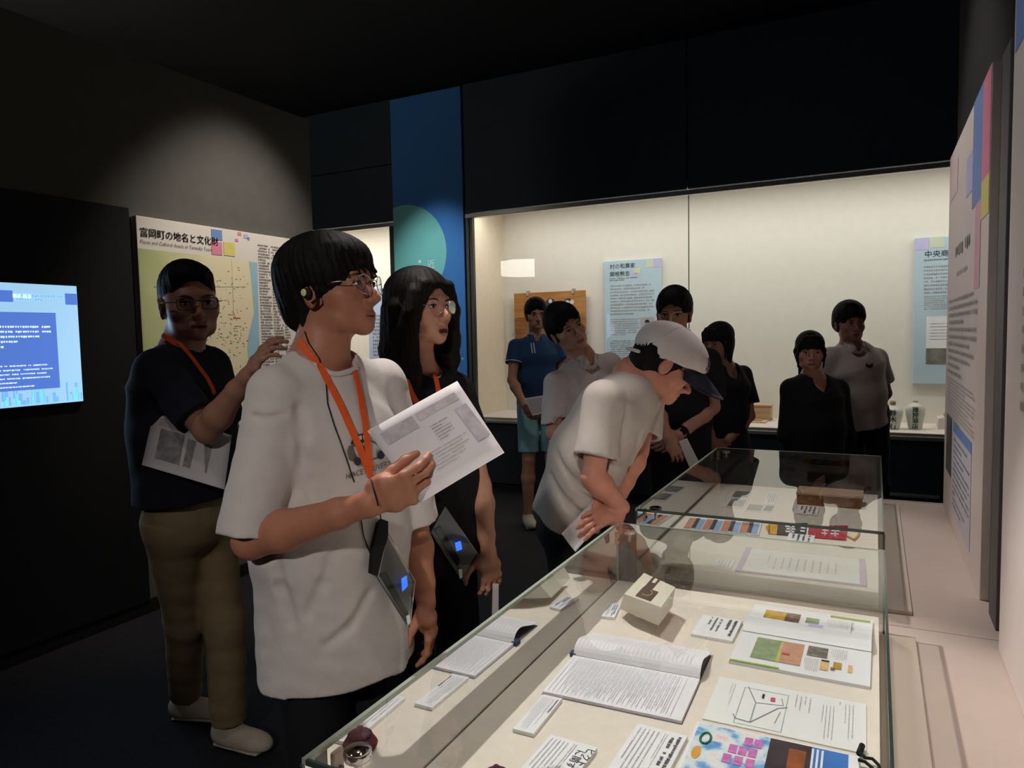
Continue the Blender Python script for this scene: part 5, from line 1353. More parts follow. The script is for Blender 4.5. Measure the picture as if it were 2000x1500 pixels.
    # shoes
    for i, ft in enumerate((fr, fl)):
        fd = f if not bottom.get('toe') else nrm(bottom['toe'][i])
        sd = np.cross(fd, UP); Z = Sdf(); R_s = np.stack([sd, fd, UP], 1)
        Z.ell(ft + fd * .06 + UP * .035, (.046, .125, .045), R_s, .02); Z.ell(ft - fd * .01 + UP * .055, (.040, .060, .055), R_s, .03); Z.ell(ft + fd * .13 + UP * .03, (.044, .06, .034), R_s, .02)
        Z.cut(ft + UP * .016, -UP, .003)
        o = sdf_obj('shoe', Z, .007, shoes, p.root)
        Z2 = Sdf(); Z2.econe(ft - fd * .045 + UP * .010, ft + fd * .15 + UP * .010, sd, (.036, .010), (.044, .010), .01); Z2.cut(ft + UP * .001, -UP, .002)
        sdf_obj('shoe_sole', Z2, .007, M_SOLE if shoes is M_SHOE else M_SHOEB, o)
    if hair is not None: hair(p)
    return p
class Both:
    """union of several surfaces, for laying straps over skin and cloth"""
    grad = Sdf.grad; hits = Sdf.hits
    def __init__(s, *a): s.a = a
    def ev(s, P):
        d = s.a[0].ev(P)
        for q in s.a[1:]: d = np.minimum(d, q.ev(P))
        return d
def wire(p, name, S, px, depth, m, r=.0014, off=.003, parent=None):
    px = np.asarray(px, float); n = 6; t = np.linspace(0, len(px) - 1, n * (len(px) - 1) + 1)
    q = np.stack([np.interp(t, np.arange(len(px)), px[:, i]) for i in (0, 1)], 1)
    P = S.hits(q, depth); P = P + np.array([S.grad(a) for a in P]) * off
    v, f = tube_vf(P, r, 6); return mesh_obj(name, v, f, m, parent or p.root, True)
def polo_collar(p, m, h=.004, trim=None):
    n_, f, r = p.N, p.f, p.r; S = Sdf()
    S.cone(n_ - UP * .012 - f * .004, n_ + UP * .034 - f * .006, .078, .066, .01, flat=True)
    for q in (-1, 1):
        a = nrm(r * q * .45 - UP * .75 + f * .35); nm = nrm(f * .8 + UP * .55 + r * q * .25); nm = nrm(nm - a * (a @ nm))
        S.ell(n_ + f * .066 + r * q * .044 - UP * .014, (.036, .008, .022), np.stack([a, nm, np.cross(a, nm)], 1), .012)
    S.cone(n_ - UP * .03 - f * .004, n_ + UP * .08 - f * .006, .068, .057, .003, True)
    for t in np.linspace(0, 1, 4): S.cone(n_ + f * .04 + UP * (.05 - .06 * t), n_ + f * .16 + UP * (.05 - .07 * t), .034 - .020 * t, .046 - .028 * t, .004, True)
    return sdf_obj('collar', S, h, m, p.root)
def hang(p, name, S, px, depth, m, parent=None, off=.003, wid=.018, thick=.002):
    """strap lying on a garment, following the given picture path"""
    px = np.asarray(px, float); n = 14; t = np.linspace(0, len(px) - 1, n * (len(px) - 1) + 1)
    q = np.stack([np.interp(t, np.arange(len(px)), px[:, i]) for i in (0, 1)], 1)
    P = S.hits(q, depth); G = np.array([S.grad(a) for a in P]); P = P + G * off
    side = []
    for i in range(len(P)):
        d = P[min(i + 1, len(P) - 1)] - P[max(i - 1, 0)]; side.append(nrm(np.cross(d, G[i])))
    v, f = ribbon_vf(P, wid, thick, side); return mesh_obj(name, v, f, m, parent or p.root)
def decal(p, name, S, px, depth, m, faces=None, off=.002, parent=None):
    """flat print on a garment: polygon given in picture pixels"""
    P = S.hits(px, depth); G = np.array([S.grad(a) for a in P]); P = P + G * off
    return mesh_obj(name, P, faces or [tuple(range(len(P)))], m, parent or p.root)
# ---- hair styles
def hair_front_man(p):
    H = p.H; s = H.s; S = Sdf(); R = H.R
    def E(x, y, z, a, b, c, k=.02, sub=False): S.ell(H.w(x, y, z), (a * s, b * s, c * s), R, k * s, sub)
    E(0, -.018, .048, .095, .118, .088); E(0, .036, .066, .070, .054, .040); E(0, -.055, .0, .082, .075, .080); E(0, -.075, -.045, .060, .045, .045)
    for q in (-1, 1): E(q * .068, .01, .03, .025, .060, .050, .02)
    E(0, .135, -.040, .085, .080, .098, .010, True)
    for q in (-1, 1):
        E(q * .095, .055, -.06, .035, .055, .070, .010, True); E(q * .098, .000, -.035, .030, .034, .042, .008, True)
    for i, x in enumerate(np.linspace(-.062, .062, 9)):
        y = .093 - 5.0 * x * x; S.cone(H.w(x * .8 + .012, y - .030, .084), H.w(x - .004, y + .007, (.034, .020, .030, .012, .036, .024, .016, .030, .018)[i]), .013 * s, .0025 * s, .007 * s)
    for q in (-1, 1):
        for j in range(3): S.cone(H.w(q * (.070 + .004 * j), .050 - .022 * j, .05), H.w(q * .080, .046 - .020 * j, .002 - .012 * j), .013 * s, .004 * s, .008 * s)
    for j in range(7):
        a = -1.1 + 2.2 * j / 6; S.cone(H.w(.07 * math.sin(a), -.085 * math.cos(a) - .01, -.02), H.w(.064 * math.sin(a), -.075 * math.cos(a) - .006, -.092 - .008 * (j % 2)), .016 * s, .005 * s, .01 * s)
    S.noise(hair_strands(H, .0024, 3))
    sdf_obj('hair', S, .0032, M_HAIR, p.root)
def make_short(top=.016, seed=1, side=.006, h=.005, fringe=.0, m=None, back=-.05):
    def fn(p):
        H = p.H; s = H.s; S = Sdf(); R = H.R
        def E(x, y, z, a, b, c, k=.02, sub=False): S.ell(H.w(x, y, z), (a * s, b * s, c * s), R, k * s, sub)
        E(0, -.012, .046, .077 + side, .099 + side, .080 + top); E(0, -.05, .0, .072 + side * .6, .062 + side, .065); 
        E(0, .045, .080, .062, .050, .032 + top * .6)
        E(0, .125, -.008 - fringe, .088, .070, .096, .012, True); E(0, .02, -.13, .11, .09, .085, .012, True)
        for q in (-1, 1): E(q * .092, .035, -.040, .032, .054, .066, .010, True)
        if fringe:
            for i, x in enumerate(np.linspace(-.058, .058, 7)):
                y = .092 - 5.0 * x * x; S.cone(H.w(x * .8 + .01, y - .015, .090), H.w(x, y + .007, .072 - fringe - .007 * (i % 3)), .013 * s, .005 * s, .008 * s)
        S.cut(H.w(0, -.06, back - .03), -H.R[:, 2] + H.R[:, 1] * .2, .01)
        S.noise(hair_strands(H, .0018, seed))
        sdf_obj('hair', S, h, m or M_HAIR, p.root)
    return fn

# ------------------------------------------------------------------ front man, white T-shirt
M_TEEW = mat('white_cotton', (206, 198, 192), 0.9, 0.03, 30, 0.35, 500, sheen=0.1)
M_ORANGE = mat('orange_strap', (226, 92, 40), 0.7, 0.06, 60)
M_POUCH = glass_mat('clear_pouch', (236, 238, 234), 1.5, 1.5, 0.05)
M_GLOW = mat('blue_light', (40, 90, 220), 0.3, 0.1, 30, emit=(60, 120, 255), estr=0.9)
M_PRINTV = mat('print_van_grey', (112, 104, 98), 0.8, 0.25, 60); M_PRINTD = mat('print_van_dark', (52, 52, 66), 0.8, 0.1, 60)
fh_n = nrm(-TWH * .85 + UP * .35)
P1 = person('young man in white T-shirt and round glasses holding up papers, front of the group',
    (*at(650, 700, 1.74)[:2], 0), .0036, (648, 566, 1.70), 19, (630, 704, 1.70), (538, 768, 1.60), (744, 752, 1.83), (650, 1040, 1.735), (664, 1292, 1.76),
    dict(mat=M_TEEW, hem=(.198, .160), waist=(.192, .150), chest=(.178, .128), sleeve=.97, srad=(.066, .072), neck=(.066, .014), shr=.060, h=.005,
         folds=((.0045, 17, 5, (1, 1, .15)), (.0022, 44, 6, (1, 1, .3)), (.0008, 110, 9, (1, 1, .6))), sk=.010, grooves=(([(586, 800), (590, 850), (588, 910), (578, 958), (563, 984)], .007, .018), ([(590, 880), (600, 940), (605, 990)], .003, .02), ([(492, 812), (520, 816), (560, 808)], .0012, .006),
         ([(648, 1080), (632, 1140), (604, 1200)], .0015, .022), ([(722, 1160), (690, 1220), (640, 1260)], .0015, .022), ([(540, 1085), (548, 1150), (570, 1215)], .0015, .022))),
    dict(type='trousers', mat=M_DENIM, name='trousers', w=.95), hair=hair_front_man, pitch=.10, roll=0.0, hs=1.05, skin=(176, 118, 92),
    armR=((490, 1056, 1.54), (722, 984, 1.43)), armL=((806, 1030, 1.86), (832, 1175, 1.82)),
    hR=(nrm(at(842, 936, 1.42) - at(722, 984, 1.43)), fh_n, [(.30, .5, .35), (.42, .6, .4), (.52, .7, .45), (.6, .8, .5)], dict(thumb=(.95, .22, .45), tcurl=.2, spread=.03)),
    hL=(nrm(-UP + fdir(20) * .15), -fdir(10), RELAX), glasses=(M_RIMS, (.0225, .0205), .0011, 'round'), brow=-.001, neck_r=.058)
B1 = Both(P1.topS, P1.skinS)
# shirt print: little van and lettering
def vpx(x, y): return (430 + x / 2.42, 780 + y / 2.42)
for nm, poly, m_ in (('van_print', [(598, 250), (604, 222), (640, 205), (700, 190), (730, 200), (772, 235), (778, 262), (740, 280), (690, 290), (640, 296), (606, 285)], M_PRINTV),
                     ('van_print', [(612, 212), (626, 172), (690, 158), (694, 196), (650, 204)], M_PRINTD), ('van_print', [(632, 190), (640, 178), (664, 172), (666, 190)], M_TEEW), ('van_print', [(672, 188), (670, 172), (686, 168), (688, 186)], M_TEEW)):
    decal(P1, nm, P1.topS, [vpx(*q) for q in poly][::-1], 1.6, m_, off=.003 if m_ is M_PRINTV else .0042)
for cx, cy in ((645, 292), (752, 262)):
    decal(P1, 'van_print', P1.topS, [vpx(cx + 17 * math.cos(a), cy + 20 * math.sin(a)) for a in np.linspace(0, 2 * math.pi, 14, endpoint=False)][::-1], 1.6, M_PRINTD, off=.0050)
gv, gf = glyphs('HIACE DELIVERY'); wid_ = gv[:, 0].max()
px_ = np.stack([674 + gv[:, 0] / wid_ * 88, 936 - gv[:, 0] / wid_ * 27 - gv[:, 1] * 16], 1)
decal(P1, 'shirt_lettering', P1.topS, px_, 1.6, mat('print_brown_ink', (96, 82, 78), .8, .1, 60), gf, .003)
# collar rib
ring = []
for a in np.linspace(0, 2 * math.pi, 40): ring.append(P1.N + P1.f * (.016 + .068 * math.cos(a)) + P1.r * .070 * math.sin(a) + UP * (.006 - .030 * math.cos(a)))
G_ = []
for q in ring:
    for _ in range(12): q = q - P1.topS.grad(q) * float(P1.topS.ev(q[None])[0]) * .7
    G_.append(q)
v, f = tube_vf(G_, .007, 8, cap=False); mesh_obj('collar', v, f, M_TEEW, P1.root, True)
ly = empty('lanyard', tuple(P1.N - UP * .1), 'orange neck lanyard worn by the man in the white T-shirt', 'lanyard')
hang(P1, 'strap', B1, [(588, 668), (604, 690), (630, 726), (664, 792), (700, 872), (722, 932)], 1.6, M_ORANGE, ly, .0045, .016)
hang(P1, 'strap', B1, [(688, 716), (698, 756), (712, 830), (722, 932)], 1.7, M_ORANGE, ly, .0045, .016)
v, f = tube_vf([B1.hits([(724, 936)], 1.6)[0] - ray(724, 936) / 1400 * .01, B1.hits([(738, 985)], 1.6)[0] - ray(738, 985) / 1400 * .012, B1.hits([(746, 1022)], 1.6)[0] - ray(746, 1022) / 1400 * .02], .0014, 6); mesh_obj('cord', v, f, M_BLACK, ly, True)
def pouch(S, depth, quad, clip, glow, bar, label, lift=.022):
    """clear pouch with a radio receiver in it, hanging on the lanyard"""
    hp = S.hits(quad + clip, depth); c = hp.mean(0)
    n_ = np.linalg.svd(hp - c)[2][2]; n_ = n_ if n_ @ (CAM - c) > 0 else -n_
    n_ = nrm(n_ + nrm(CAM - c) * .7); lift = max(0.0, float(((hp - c) @ n_).max())) + .016
    def P(q, z=0.0):
        d = nrm(ray(*q)); t = ((c + n_ * lift - CAM) @ n_) / (d @ n_); return CAM + d * t + n_ * z
    r = empty('receiver_pouch', tuple(P(quad[2])), label, 'pouch')
    def slab(name, pts, th, m, z=0.0):
        v = [P(q, z) for q in pts] + [P(q, z - th) for q in pts]; k = len(pts)
        return mesh_obj(name, v, [tuple(range(k))[::-1], tuple(range(k, 2 * k))] + [(i, (i + 1) % k, k + (i + 1) % k, k + i) for i in range(k)], m, r)
    v = [P(q, .004) for q in quad]; mesh_obj('clear_front', v, [(3, 2, 1, 0)], M_POUCH, r)
    slab('back_sheet', quad, .001, mat('smoke_plastic', (104, 106, 100), .35, .1, 20), -.008)
    slab('clip', clip, .014, M_BLACK, .005); slab('receiver', bar, .010, M_BLACK, .002); slab('display_light', glow, .002, M_GLOW, .0032)
    tube('seam', [P(q, .004) for q in quad + quad[:1]], .0009, M_ALU, r, 6)
    lw = quad[2]; slab('tag', [(lw[0] - 8, lw[1] - 22), (lw[0] - 1, lw[1] - 24), (lw[0] + 0, lw[1] - 8), (lw[0] - 5, lw[1] - 4)], .0006, M_PAPER, .005)
    return r
pouch(B1, 1.62, [(756, 1040), (809, 1135), (799, 1224), (737, 1126)], [(738, 1022), (746, 1014), (756, 1018), (756, 1046), (740, 1100), (732, 1124), (723, 1120), (727, 1070)], [(783, 1130), (793, 1124), (795, 1144), (785, 1155)], [(745, 1122), (754, 1118), (796, 1196), (796, 1214)], 'clear pouch with receiver hanging on the man in the white T-shirt')
# earphone and its wire
ep = empty('earphone', tuple(B1.hits([(606, 590)], 1.6)[0]), 'black earphone with shiny disc in the ear of the man in the white T-shirt', 'earphone')
c = P1.H.w(.089, -.004, -.012); v, f = sphere_vf(c, (.008, .013, .013), P1.H.R, 14, 8); mesh_obj('earbud', v, f, M_BLACK, ep, True)
c = P1.H.w(.097, -.008, -.010); v, f = sphere_vf(c, (.003, .0075, .0085), P1.H.R, 14, 8); mesh_obj('disc', v, f, mat('pale_gold_disc', (222, 220, 150), .2, .03, 30, spec=.6), ep, True)
tube('ear_hook', [P1.H.w(.088, .004, -.034), P1.H.w(.089, .020, -.026), P1.H.w(.087, .020, -.005), P1.H.w(.085, .008, .014)], .0035, M_BLACK, ep, 8)
wire(P1, 'wire', B1, [(597, 648), (604, 670), (623, 699), (635, 745), (639, 790), (651, 830), (674, 892), (690, 941)], 1.6, M_BLACK, .0013, .004, ep)
wire(P1, 'wire', P1.topS, [(698, 985), (703, 1010), (708, 1045), (724, 1088)], 1.6, M_BLACK, .0013, .004, ep)
# the papers in his hand
def paper(name, label, cat, c4, m, th=.003, bend=.0):
    """sheet through four room points (top left, top right, bottom right, bottom left as seen)"""
    A, B, C_, D_ = [np.asarray(q, float) for q in c4]; n_ = nrm(np.cross(B - A, D_ - A)); n_ = n_ if n_ @ (CAM - A) > 0 else -n_
    r = empty(name, tuple((A + B + C_ + D_) / 4), label, cat); V = []; F = []; K = 8
    for sgn in (0, 1):
        for i in range(K + 1):
            for j in range(K + 1):
                a, b = i / K, j / K; q = (A * (1 - a) + B * a) * (1 - b) + (D_ * (1 - a) + C_ * a) * b
                V.append(q + n_ * (bend * math.sin(math.pi * a) - sgn * th))
    N1 = (K + 1) ** 2
    for i in range(K):
        for j in range(K):
            a = i * (K + 1) + j; F.append((a, a + 1, a + K + 2, a + K + 1)); F.append((N1 + a, N1 + a + K + 1, N1 + a + K + 2, N1 + a + 1))
    for i in range(K):
        for a, b in ((i, i + 1), ((K) * (K + 1) + i, (K) * (K + 1) + i + 1), (i * (K + 1), (i + 1) * (K + 1)), (i * (K + 1) + K, (i + 1) * (K + 1) + K)): F.append((a, b, b + N1, a + N1))
    mesh_obj('sheet', V, F, m, r, True)
    u = B - A; w_ = np.linalg.norm(u); s = Sheet(A, u, D_ - A, w_, np.linalg.norm(D_ - A), r); s.lift = .0010
    s.n = n_; s.bend = lambda a, b: bend * math.sin(math.pi * min(1, max(0, a / w_)))
    return r, s
M_PAPERG = mat('copy_paper', (214, 208, 208), .8, .02, 20)
r_, s = paper('paper_sheets', 'white printed papers held up by the man in the white T-shirt', 'papers', (at(718, 842, 1.455), at(893, 744, 1.515), at(985, 884, 1.485), at(822, 982, 1.428)), M_PAPERG, .004, .004)
s.rect('picture_print', .08 * s.w, .10 * s.h, .42 * s.w, .26 * s.h, mat('print_mauve', (190, 182, 186), .8, .15, 60)); s.rect('picture_print', .46 * s.w, .10 * s.h, .90 * s.w, .20 * s.h, mat('print_mauve2', (198, 190, 192), .8, .15, 60))
s.lines('printed_text', .50 * s.w, .30 * s.h, .68 * s.w, .52 * s.h, 6, M_GREYINK, 3, fill=.3, vertical=False); s.rect('picture_print', .80 * s.w, .28 * s.h, .93 * s.w, .74 * s.h, mat('print_mauve3', (194, 186, 190), .8, .15, 60))
s.lines('printed_text', .30 * s.w, .56 * s.h, .74 * s.w, .8 * s.h, 6, M_PALEINK, 4, fill=.3)

# ------------------------------------------------------------------ woman with long hair
M_BLKTEE = mat('black_cotton', (24, 23, 25), 0.9, 0.12, 40, 0.3, 400)
def hair_long(p):
    H = p.H; s = H.s; S = Sdf(); R = H.R
    def E(x, y, z, a, b, c, k=.02, sub=False): S.ell(H.w(x, y, z), (a * s, b * s, c * s), R, k * s, sub)
    E(0, -.014, .044, .090, .112, .090); E(0, -.05, -.04, .090, .072, .12)
    E(0, .128, -.050, .070, .085, .122, .012, True)
    def lock(a, b, c, r0, r1, r2): S.chain([H.w(*a), H.w(*b), H.w(*c)], [r0 * s, r1 * s, r2 * s], .015 * s)
    for j in range(9):                                   # back and near side curtain
        a = -1.5 + 3.0 * j / 8
        lock((.082 * math.sin(a), -.080 * math.cos(a) - .005, .0), (.095 * math.sin(a), -.085 * math.cos(a) - .01, -.12), (.10 * math.sin(a) + .004 * (j % 2), -.080 * math.cos(a) - .012, -.235 - .02 * (j % 3)), .032, .034, .012)
    lock((.050, .078, .062), (.083, .050, -.02), (.092, .030, -.13), .022, .024, .024); lock((.083, .030, -.10), (.085, .040, -.19), (.075, .055, -.27), .026, .024, .008)
    lock((.070, .055, .04), (.086, .032, -.06), (.095, .01, -.20), .022, .026, .02)
    lock((-.045, .080, .060), (-.080, .066, -.01), (-.086, .052, -.11), .020, .018, .018); lock((-.084, .052, -.09), (-.088, .040, -.16), (-.080, .045, -.21), .020, .020, .008)
    lock((-.060, .060, .05), (-.088, .030, -.05), (-.092, .01, -.17), .02, .024, .018)
    S.noise(hair_strands(H, .0022, 5, 1.5))
    sdf_obj('hair', S, .0036, M_HAIRB, p.root)
P2 = person('woman with long dark hair and glasses in black T-shirt, behind the front man',
    (*at(835, 700, 2.22)[:2], 0), .0042, (820, 604, 2.18), 38, (818, 728, 2.19), (758, 772, 2.10), (888, 762, 2.27), (828, 930, 2.21), (835, 1100, 2.24),
    dict(mat=M_BLKTEE, hem=(.19, .145), waist=(.175, .135), chest=(.172, .13), sleeve=.50, srad=(.058, .066), neck=(.060, .012), shr=.050, h=.007),
    dict(type='trousers', mat=M_DENIM), hair=hair_long, pitch=.06, hs=1.0, skin=(212, 156, 130), mouth=.55, jaw=.94,
    armR=((770, 960, 2.07), (800, 1090, 2.05)), armL=((938, 948, 2.26), (954, 1078, 2.22)), arm=.86, hL=(nrm(-UP + fdir(20) * .1), -fdir(60), [(.3, .5, .3)] * 4, dict(sc=.92)),
    glasses=(M_RIMS, (.0225, .0195), .0009, 'round'), neck_r=.047)
B2 = Both(P2.topS, P2.skinS)
ring = []
for a in np.linspace(0, 2 * math.pi, 36): ring.append(P2.N + P2.f * (.014 + .062 * math.cos(a)) + P2.r * .064 * math.sin(a) + UP * (.008 - .026 * math.cos(a)))
v, f = tube_vf(ring, .007, 8, cap=False); mesh_obj('collar', v, f, M_TEEW, P2.root, True)
ly = empty('lanyard', tuple(P2.N - UP * .1), 'orange neck lanyard worn by the woman with long hair', 'lanyard')
hang(P2, 'strap', B2, [(792, 742), (802, 768), (824, 806), (842, 850)], 2.1, M_ORANGE, ly, .006, .016)
hang(P2, 'strap', B2, [(846, 728), (852, 752), (858, 790), (852, 850)], 2.1, M_ORANGE, ly, .006, .016)
pouch(B2, 2.1, [(866, 985), (933, 1082), (902, 1134), (838, 1034)], [(828, 1030), (836, 1000), (862, 975), (870, 986), (856, 1010), (840, 1040)], [(888, 1060), (899, 1056), (902, 1072), (891, 1076)], [(848, 1035), (860, 1028), (898, 1092), (894, 1108)], 'clear pouch with receiver hanging on the woman with long hair')
paper('paper_slip', 'narrow white paper in the hanging hand of the long-haired woman', 'paper', (at(962, 1140, 2.21), at(974, 1140, 2.22), at(974, 1240, 2.24), at(960, 1242, 2.23)), M_PAPERG, .001, 0)

# ------------------------------------------------------------------ guide in navy polo
M_NAVYP = mat('navy_pique', (30, 32, 46), 0.9, 0.1, 60, 0.3, 500); M_KHAKI = mat('khaki_cotton', (150, 128, 96), 0.9, 0.06, 30, 0.3, 300)
fA, fB = on(366, 1402, Z=0), on(448, 1455, Z=0)
P3 = person('man in navy polo and khaki trousers gesturing in front of the map board',
    (*((fA + fB) / 2)[:2], 0), .0045, (369, 594, 2.40), 52, (356, 690, 2.42), (306, 722, 2.30), (412, 716, 2.52), (358, 840, 2.44), (366, 970, 2.46),
    dict(mat=M_NAVYP, name='polo_shirt', hem=(.185, .145), waist=(.18, .14), chest=(.178, .13), sleeve=.80, srad=(.064, .066), neck=(.062, .012), shr=.058, h=.007),
    dict(type='trousers', mat=M_KHAKI, w=1.0, pel=(368, 985, 2.47), toe=(fdir(5), fdir(20)), h=.008, folds=((.0026, 18, 8, (1, 1, .3)), (.0018, 70, 9, (.4, .4, 1.8)))), hair=make_short(.012, 4, .003, .0045), pitch=.0, roll=.05, hs=1.10, skin=(178, 130, 108), fat=1.05, mouth=.2,
    armR=((405, 842, 2.22), (482, 735, 2.14)), armL=((448, 850, 2.56), (400, 900, 2.45)), arm=1.0, hR=(nrm(at(512, 690, 2.12) - at(482, 735, 2.14)), nrm(TWH * -.2 + CRH * .9 + UP * .3), RELAX, {}), hL=(None, UP, RELAX, {}),
    glasses=(M_RIMB, (.024, .017), .0013, 'rect'), feet=(fA + V3(0, 0, 0), fB), shoes=M_SHOE, neck_r=.060)
polo_collar(P3, M_NAVYP, .005)
B3 = Both(P3.topS, P3.skinS)
ly = empty('lanyard', tuple(P3.N - UP * .1), 'orange neck lanyard worn by the guide in navy polo', 'lanyard')
hang(P3, 'strap', B3, [(326, 656), (344, 674), (370, 704), (398, 742), (412, 768)], 2.3, M_ORANGE, ly, .018, .014)
r_, s = paper('paper_sheets', 'printed papers tucked under the arm of the guide in navy polo', 'papers', (at(300, 806, 2.26), at(452, 850, 2.28), at(438, 956, 2.24), at(277, 908, 2.22)), M_PAPERG, .004, .012)
M_NEWS = mat('print_news_grey', (150, 146, 146), .8, .35, 40)
s.rect('picture_print', .14 * s.w, .25 * s.h, .45 * s.w, .82 * s.h, M_NEWS); s.rect('picture_print', .50 * s.w, .30 * s.h, .80 * s.w, .82 * s.h, M_NEWS); s.lines('printed_text', .1 * s.w, .06 * s.h, .9 * s.w, .2 * s.h, 4, M_PALEINK, 5, fill=.4)

# ------------------------------------------------------------------ man in blue polo
M_BLUEP = mat('blue_pique', (44, 74, 112), 0.9, 0.06, 60, 0.3, 400); M_SHORTS = mat('pale_teal_cotton', (150, 196, 198), 0.9, 0.04, 30, 0.3, 300)
P4 = person('man in blue polo and pale teal shorts standing by the wooden board',
    (*at(1052, 700, 5.6)[:2], 0), .0058, (1047, 616, 5.58), 82, (1046, 661, 5.6), (1008, 676, 5.58), (1088, 674, 5.64), (1050, 740, 5.62), (1052, 800, 5.64),
    dict(mat=M_BLUEP, name='polo_shirt', hem=(.170, .125), waist=(.165, .12), chest=(.170, .12), sleeve=.52, srad=(.062, .066), neck=(.064, .012), shr=.055, h=.008),
    dict(type='shorts', mat=M_SHORTS, name='shorts', len=.88, w=1.02, h=.009), hair=make_short(.022, 6, .014, .006, .022), hs=1.0, skin=(190, 138, 108),
    armR=((1000, 742, 5.50), (1024, 792, 5.40)), armL=((1102, 742, 5.6), (1080, 790, 5.45)), hR=(nrm(at(1040, 815, 5.38) - at(1024, 792, 5.40)), nrm(CRH * .6 - TWH * .6), [(.5, .6, .4)] * 4, dict()), hL=(None, -CRH, RELAX, {}), arm=.92, shoes=M_SHOE, brow=.002)
polo_collar(P4, M_BLUEP, .006)
M_WTRIM = mat('white_trim', (214, 222, 226), .8, .02, 30)
for dx in (-3, 2): hang(P4, 'placket_trim', P4.topS, [(1040 + dx, 670), (1043 + dx, 690)], 5.4, M_WTRIM, None, .004, .008)
sh, el, wr = P4.armR
for t_ in (.50,):
    c = sh + (el - sh) * t_; u, v_, d_ = frame_from(el - sh); v, f = tube_vf([c + u * .066 * math.cos(a) + v_ * .066 * math.sin(a) for a in np.linspace(0, 2 * math.pi, 20)], .005, 6, cap=False); mesh_obj('cuff_trim', v, f, M_WTRIM, P4.root, True)
paper('paper_sheets', 'white paper in the hand of the man in blue polo', 'paper', (at(1024, 778, 5.34), at(1062, 772, 5.34), at(1064, 806, 5.34), at(1040, 812, 5.34)), M_PAPERG, .002, 0)

# ------------------------------------------------------------------ man in white polo leaning to one side
M_WPOLO = mat('white_pique', (206, 194, 190), 0.9, 0.03, 60, 0.3, 400)
P5 = person('man in white polo tilting his head sideways, beside the bending man',
    (*at(1150, 700, 3.75)[:2], 0), .0046, (1106, 643, 3.70), 68, (1140, 704, 3.74), (1086, 748, 3.66), (1192, 712, 3.84), (1136, 850, 3.78), (1140, 950, 3.82),
    dict(mat=M_WPOLO, name='polo_shirt', hem=(.17, .13), waist=(.17, .125), chest=(.175, .125), sleeve=.86, srad=(.066, .070), neck=(.066, .014), vneck=.05, shr=.058, h=.007),
    dict(type='trousers', mat=M_DENIM), hair=make_short(.022, 8, .013, .005, .020), roll=.46, pitch=.05, hs=1.04, skin=(190, 140, 116),
    armR=((1082, 846, 3.62), (1128, 880, 3.74)), armL=((1196, 830, 3.92), (1180, 900, 3.86)), hR=(None, UP, RELAX, {}), hL=(None, UP, RELAX, {}), neck_r=.056)
polo_collar(P5, M_WPOLO, .005)

# ------------------------------------------------------------------ bending man with cap
M_GREYT = mat('pale_grey_cotton', (196, 186, 176), 0.9, 0.03, 30, 0.3, 400)
P6 = person('man in white cap and pale grey T-shirt bending over the table case',
    (*at(1110, 900, 2.55)[:2], 0), .0040, (1302, 709, 2.45), 4, (1240, 742, 2.47), (1180, 782, 2.34), (1266, 768, 2.60), (1150, 890, 2.52), (1104, 1012, 2.56),
    dict(mat=M_GREYT, hem=(.180, .128), waist=(.18, .135), chest=(.185, .125), sleeve=.74, srad=(.068, .074), neck=(.062, .020), shr=.060, h=.0055, hole=False, grooves=(([(1226, 800), (1220, 835), (1212, 866)], .004, .02), ([(1250, 850), (1232, 915), (1208, 965)], .004, .025), ([(1085, 880), (1125, 945), (1180, 985)], .004, .03), ([(1075, 930), (1110, 985), (1150, 1010)], .004, .03)), folds=((.004, 20, 15, (1, 1, .4)), (.002, 50, 16, (1, 1, .5))), sk=.012),
    dict(type='trousers', mat=M_DENIM, pel=(1110, 1000, 2.57)), pitch=-.64, hs=1.05, skin=(206, 140, 116), body=5,
    armR=((1158, 932, 2.30), (1214, 990, 2.34)), armL=((1246, 880, 2.54), (1214, 962, 2.44)), arm=.95,
    hR=(nrm(at(1160, 1015, 2.33) - at(1214, 990, 2.34)), nrm(-UP * .7 - TWH * .5), [(.15, .25, .2)] * 4, dict(spread=.10)), hL=(nrm(at(1196, 1010, 2.40) - at(1214, 962, 2.44)), nrm(CRH * -.8 - TWH * .3), [(.5, .6, .4)] * 4, {}),
    glasses=(M_RIMB, (.024, .018), .0015, 'rect'), bits=True, neck_r=.058, closed=.5, look=(0, -.5))
H = P6.H
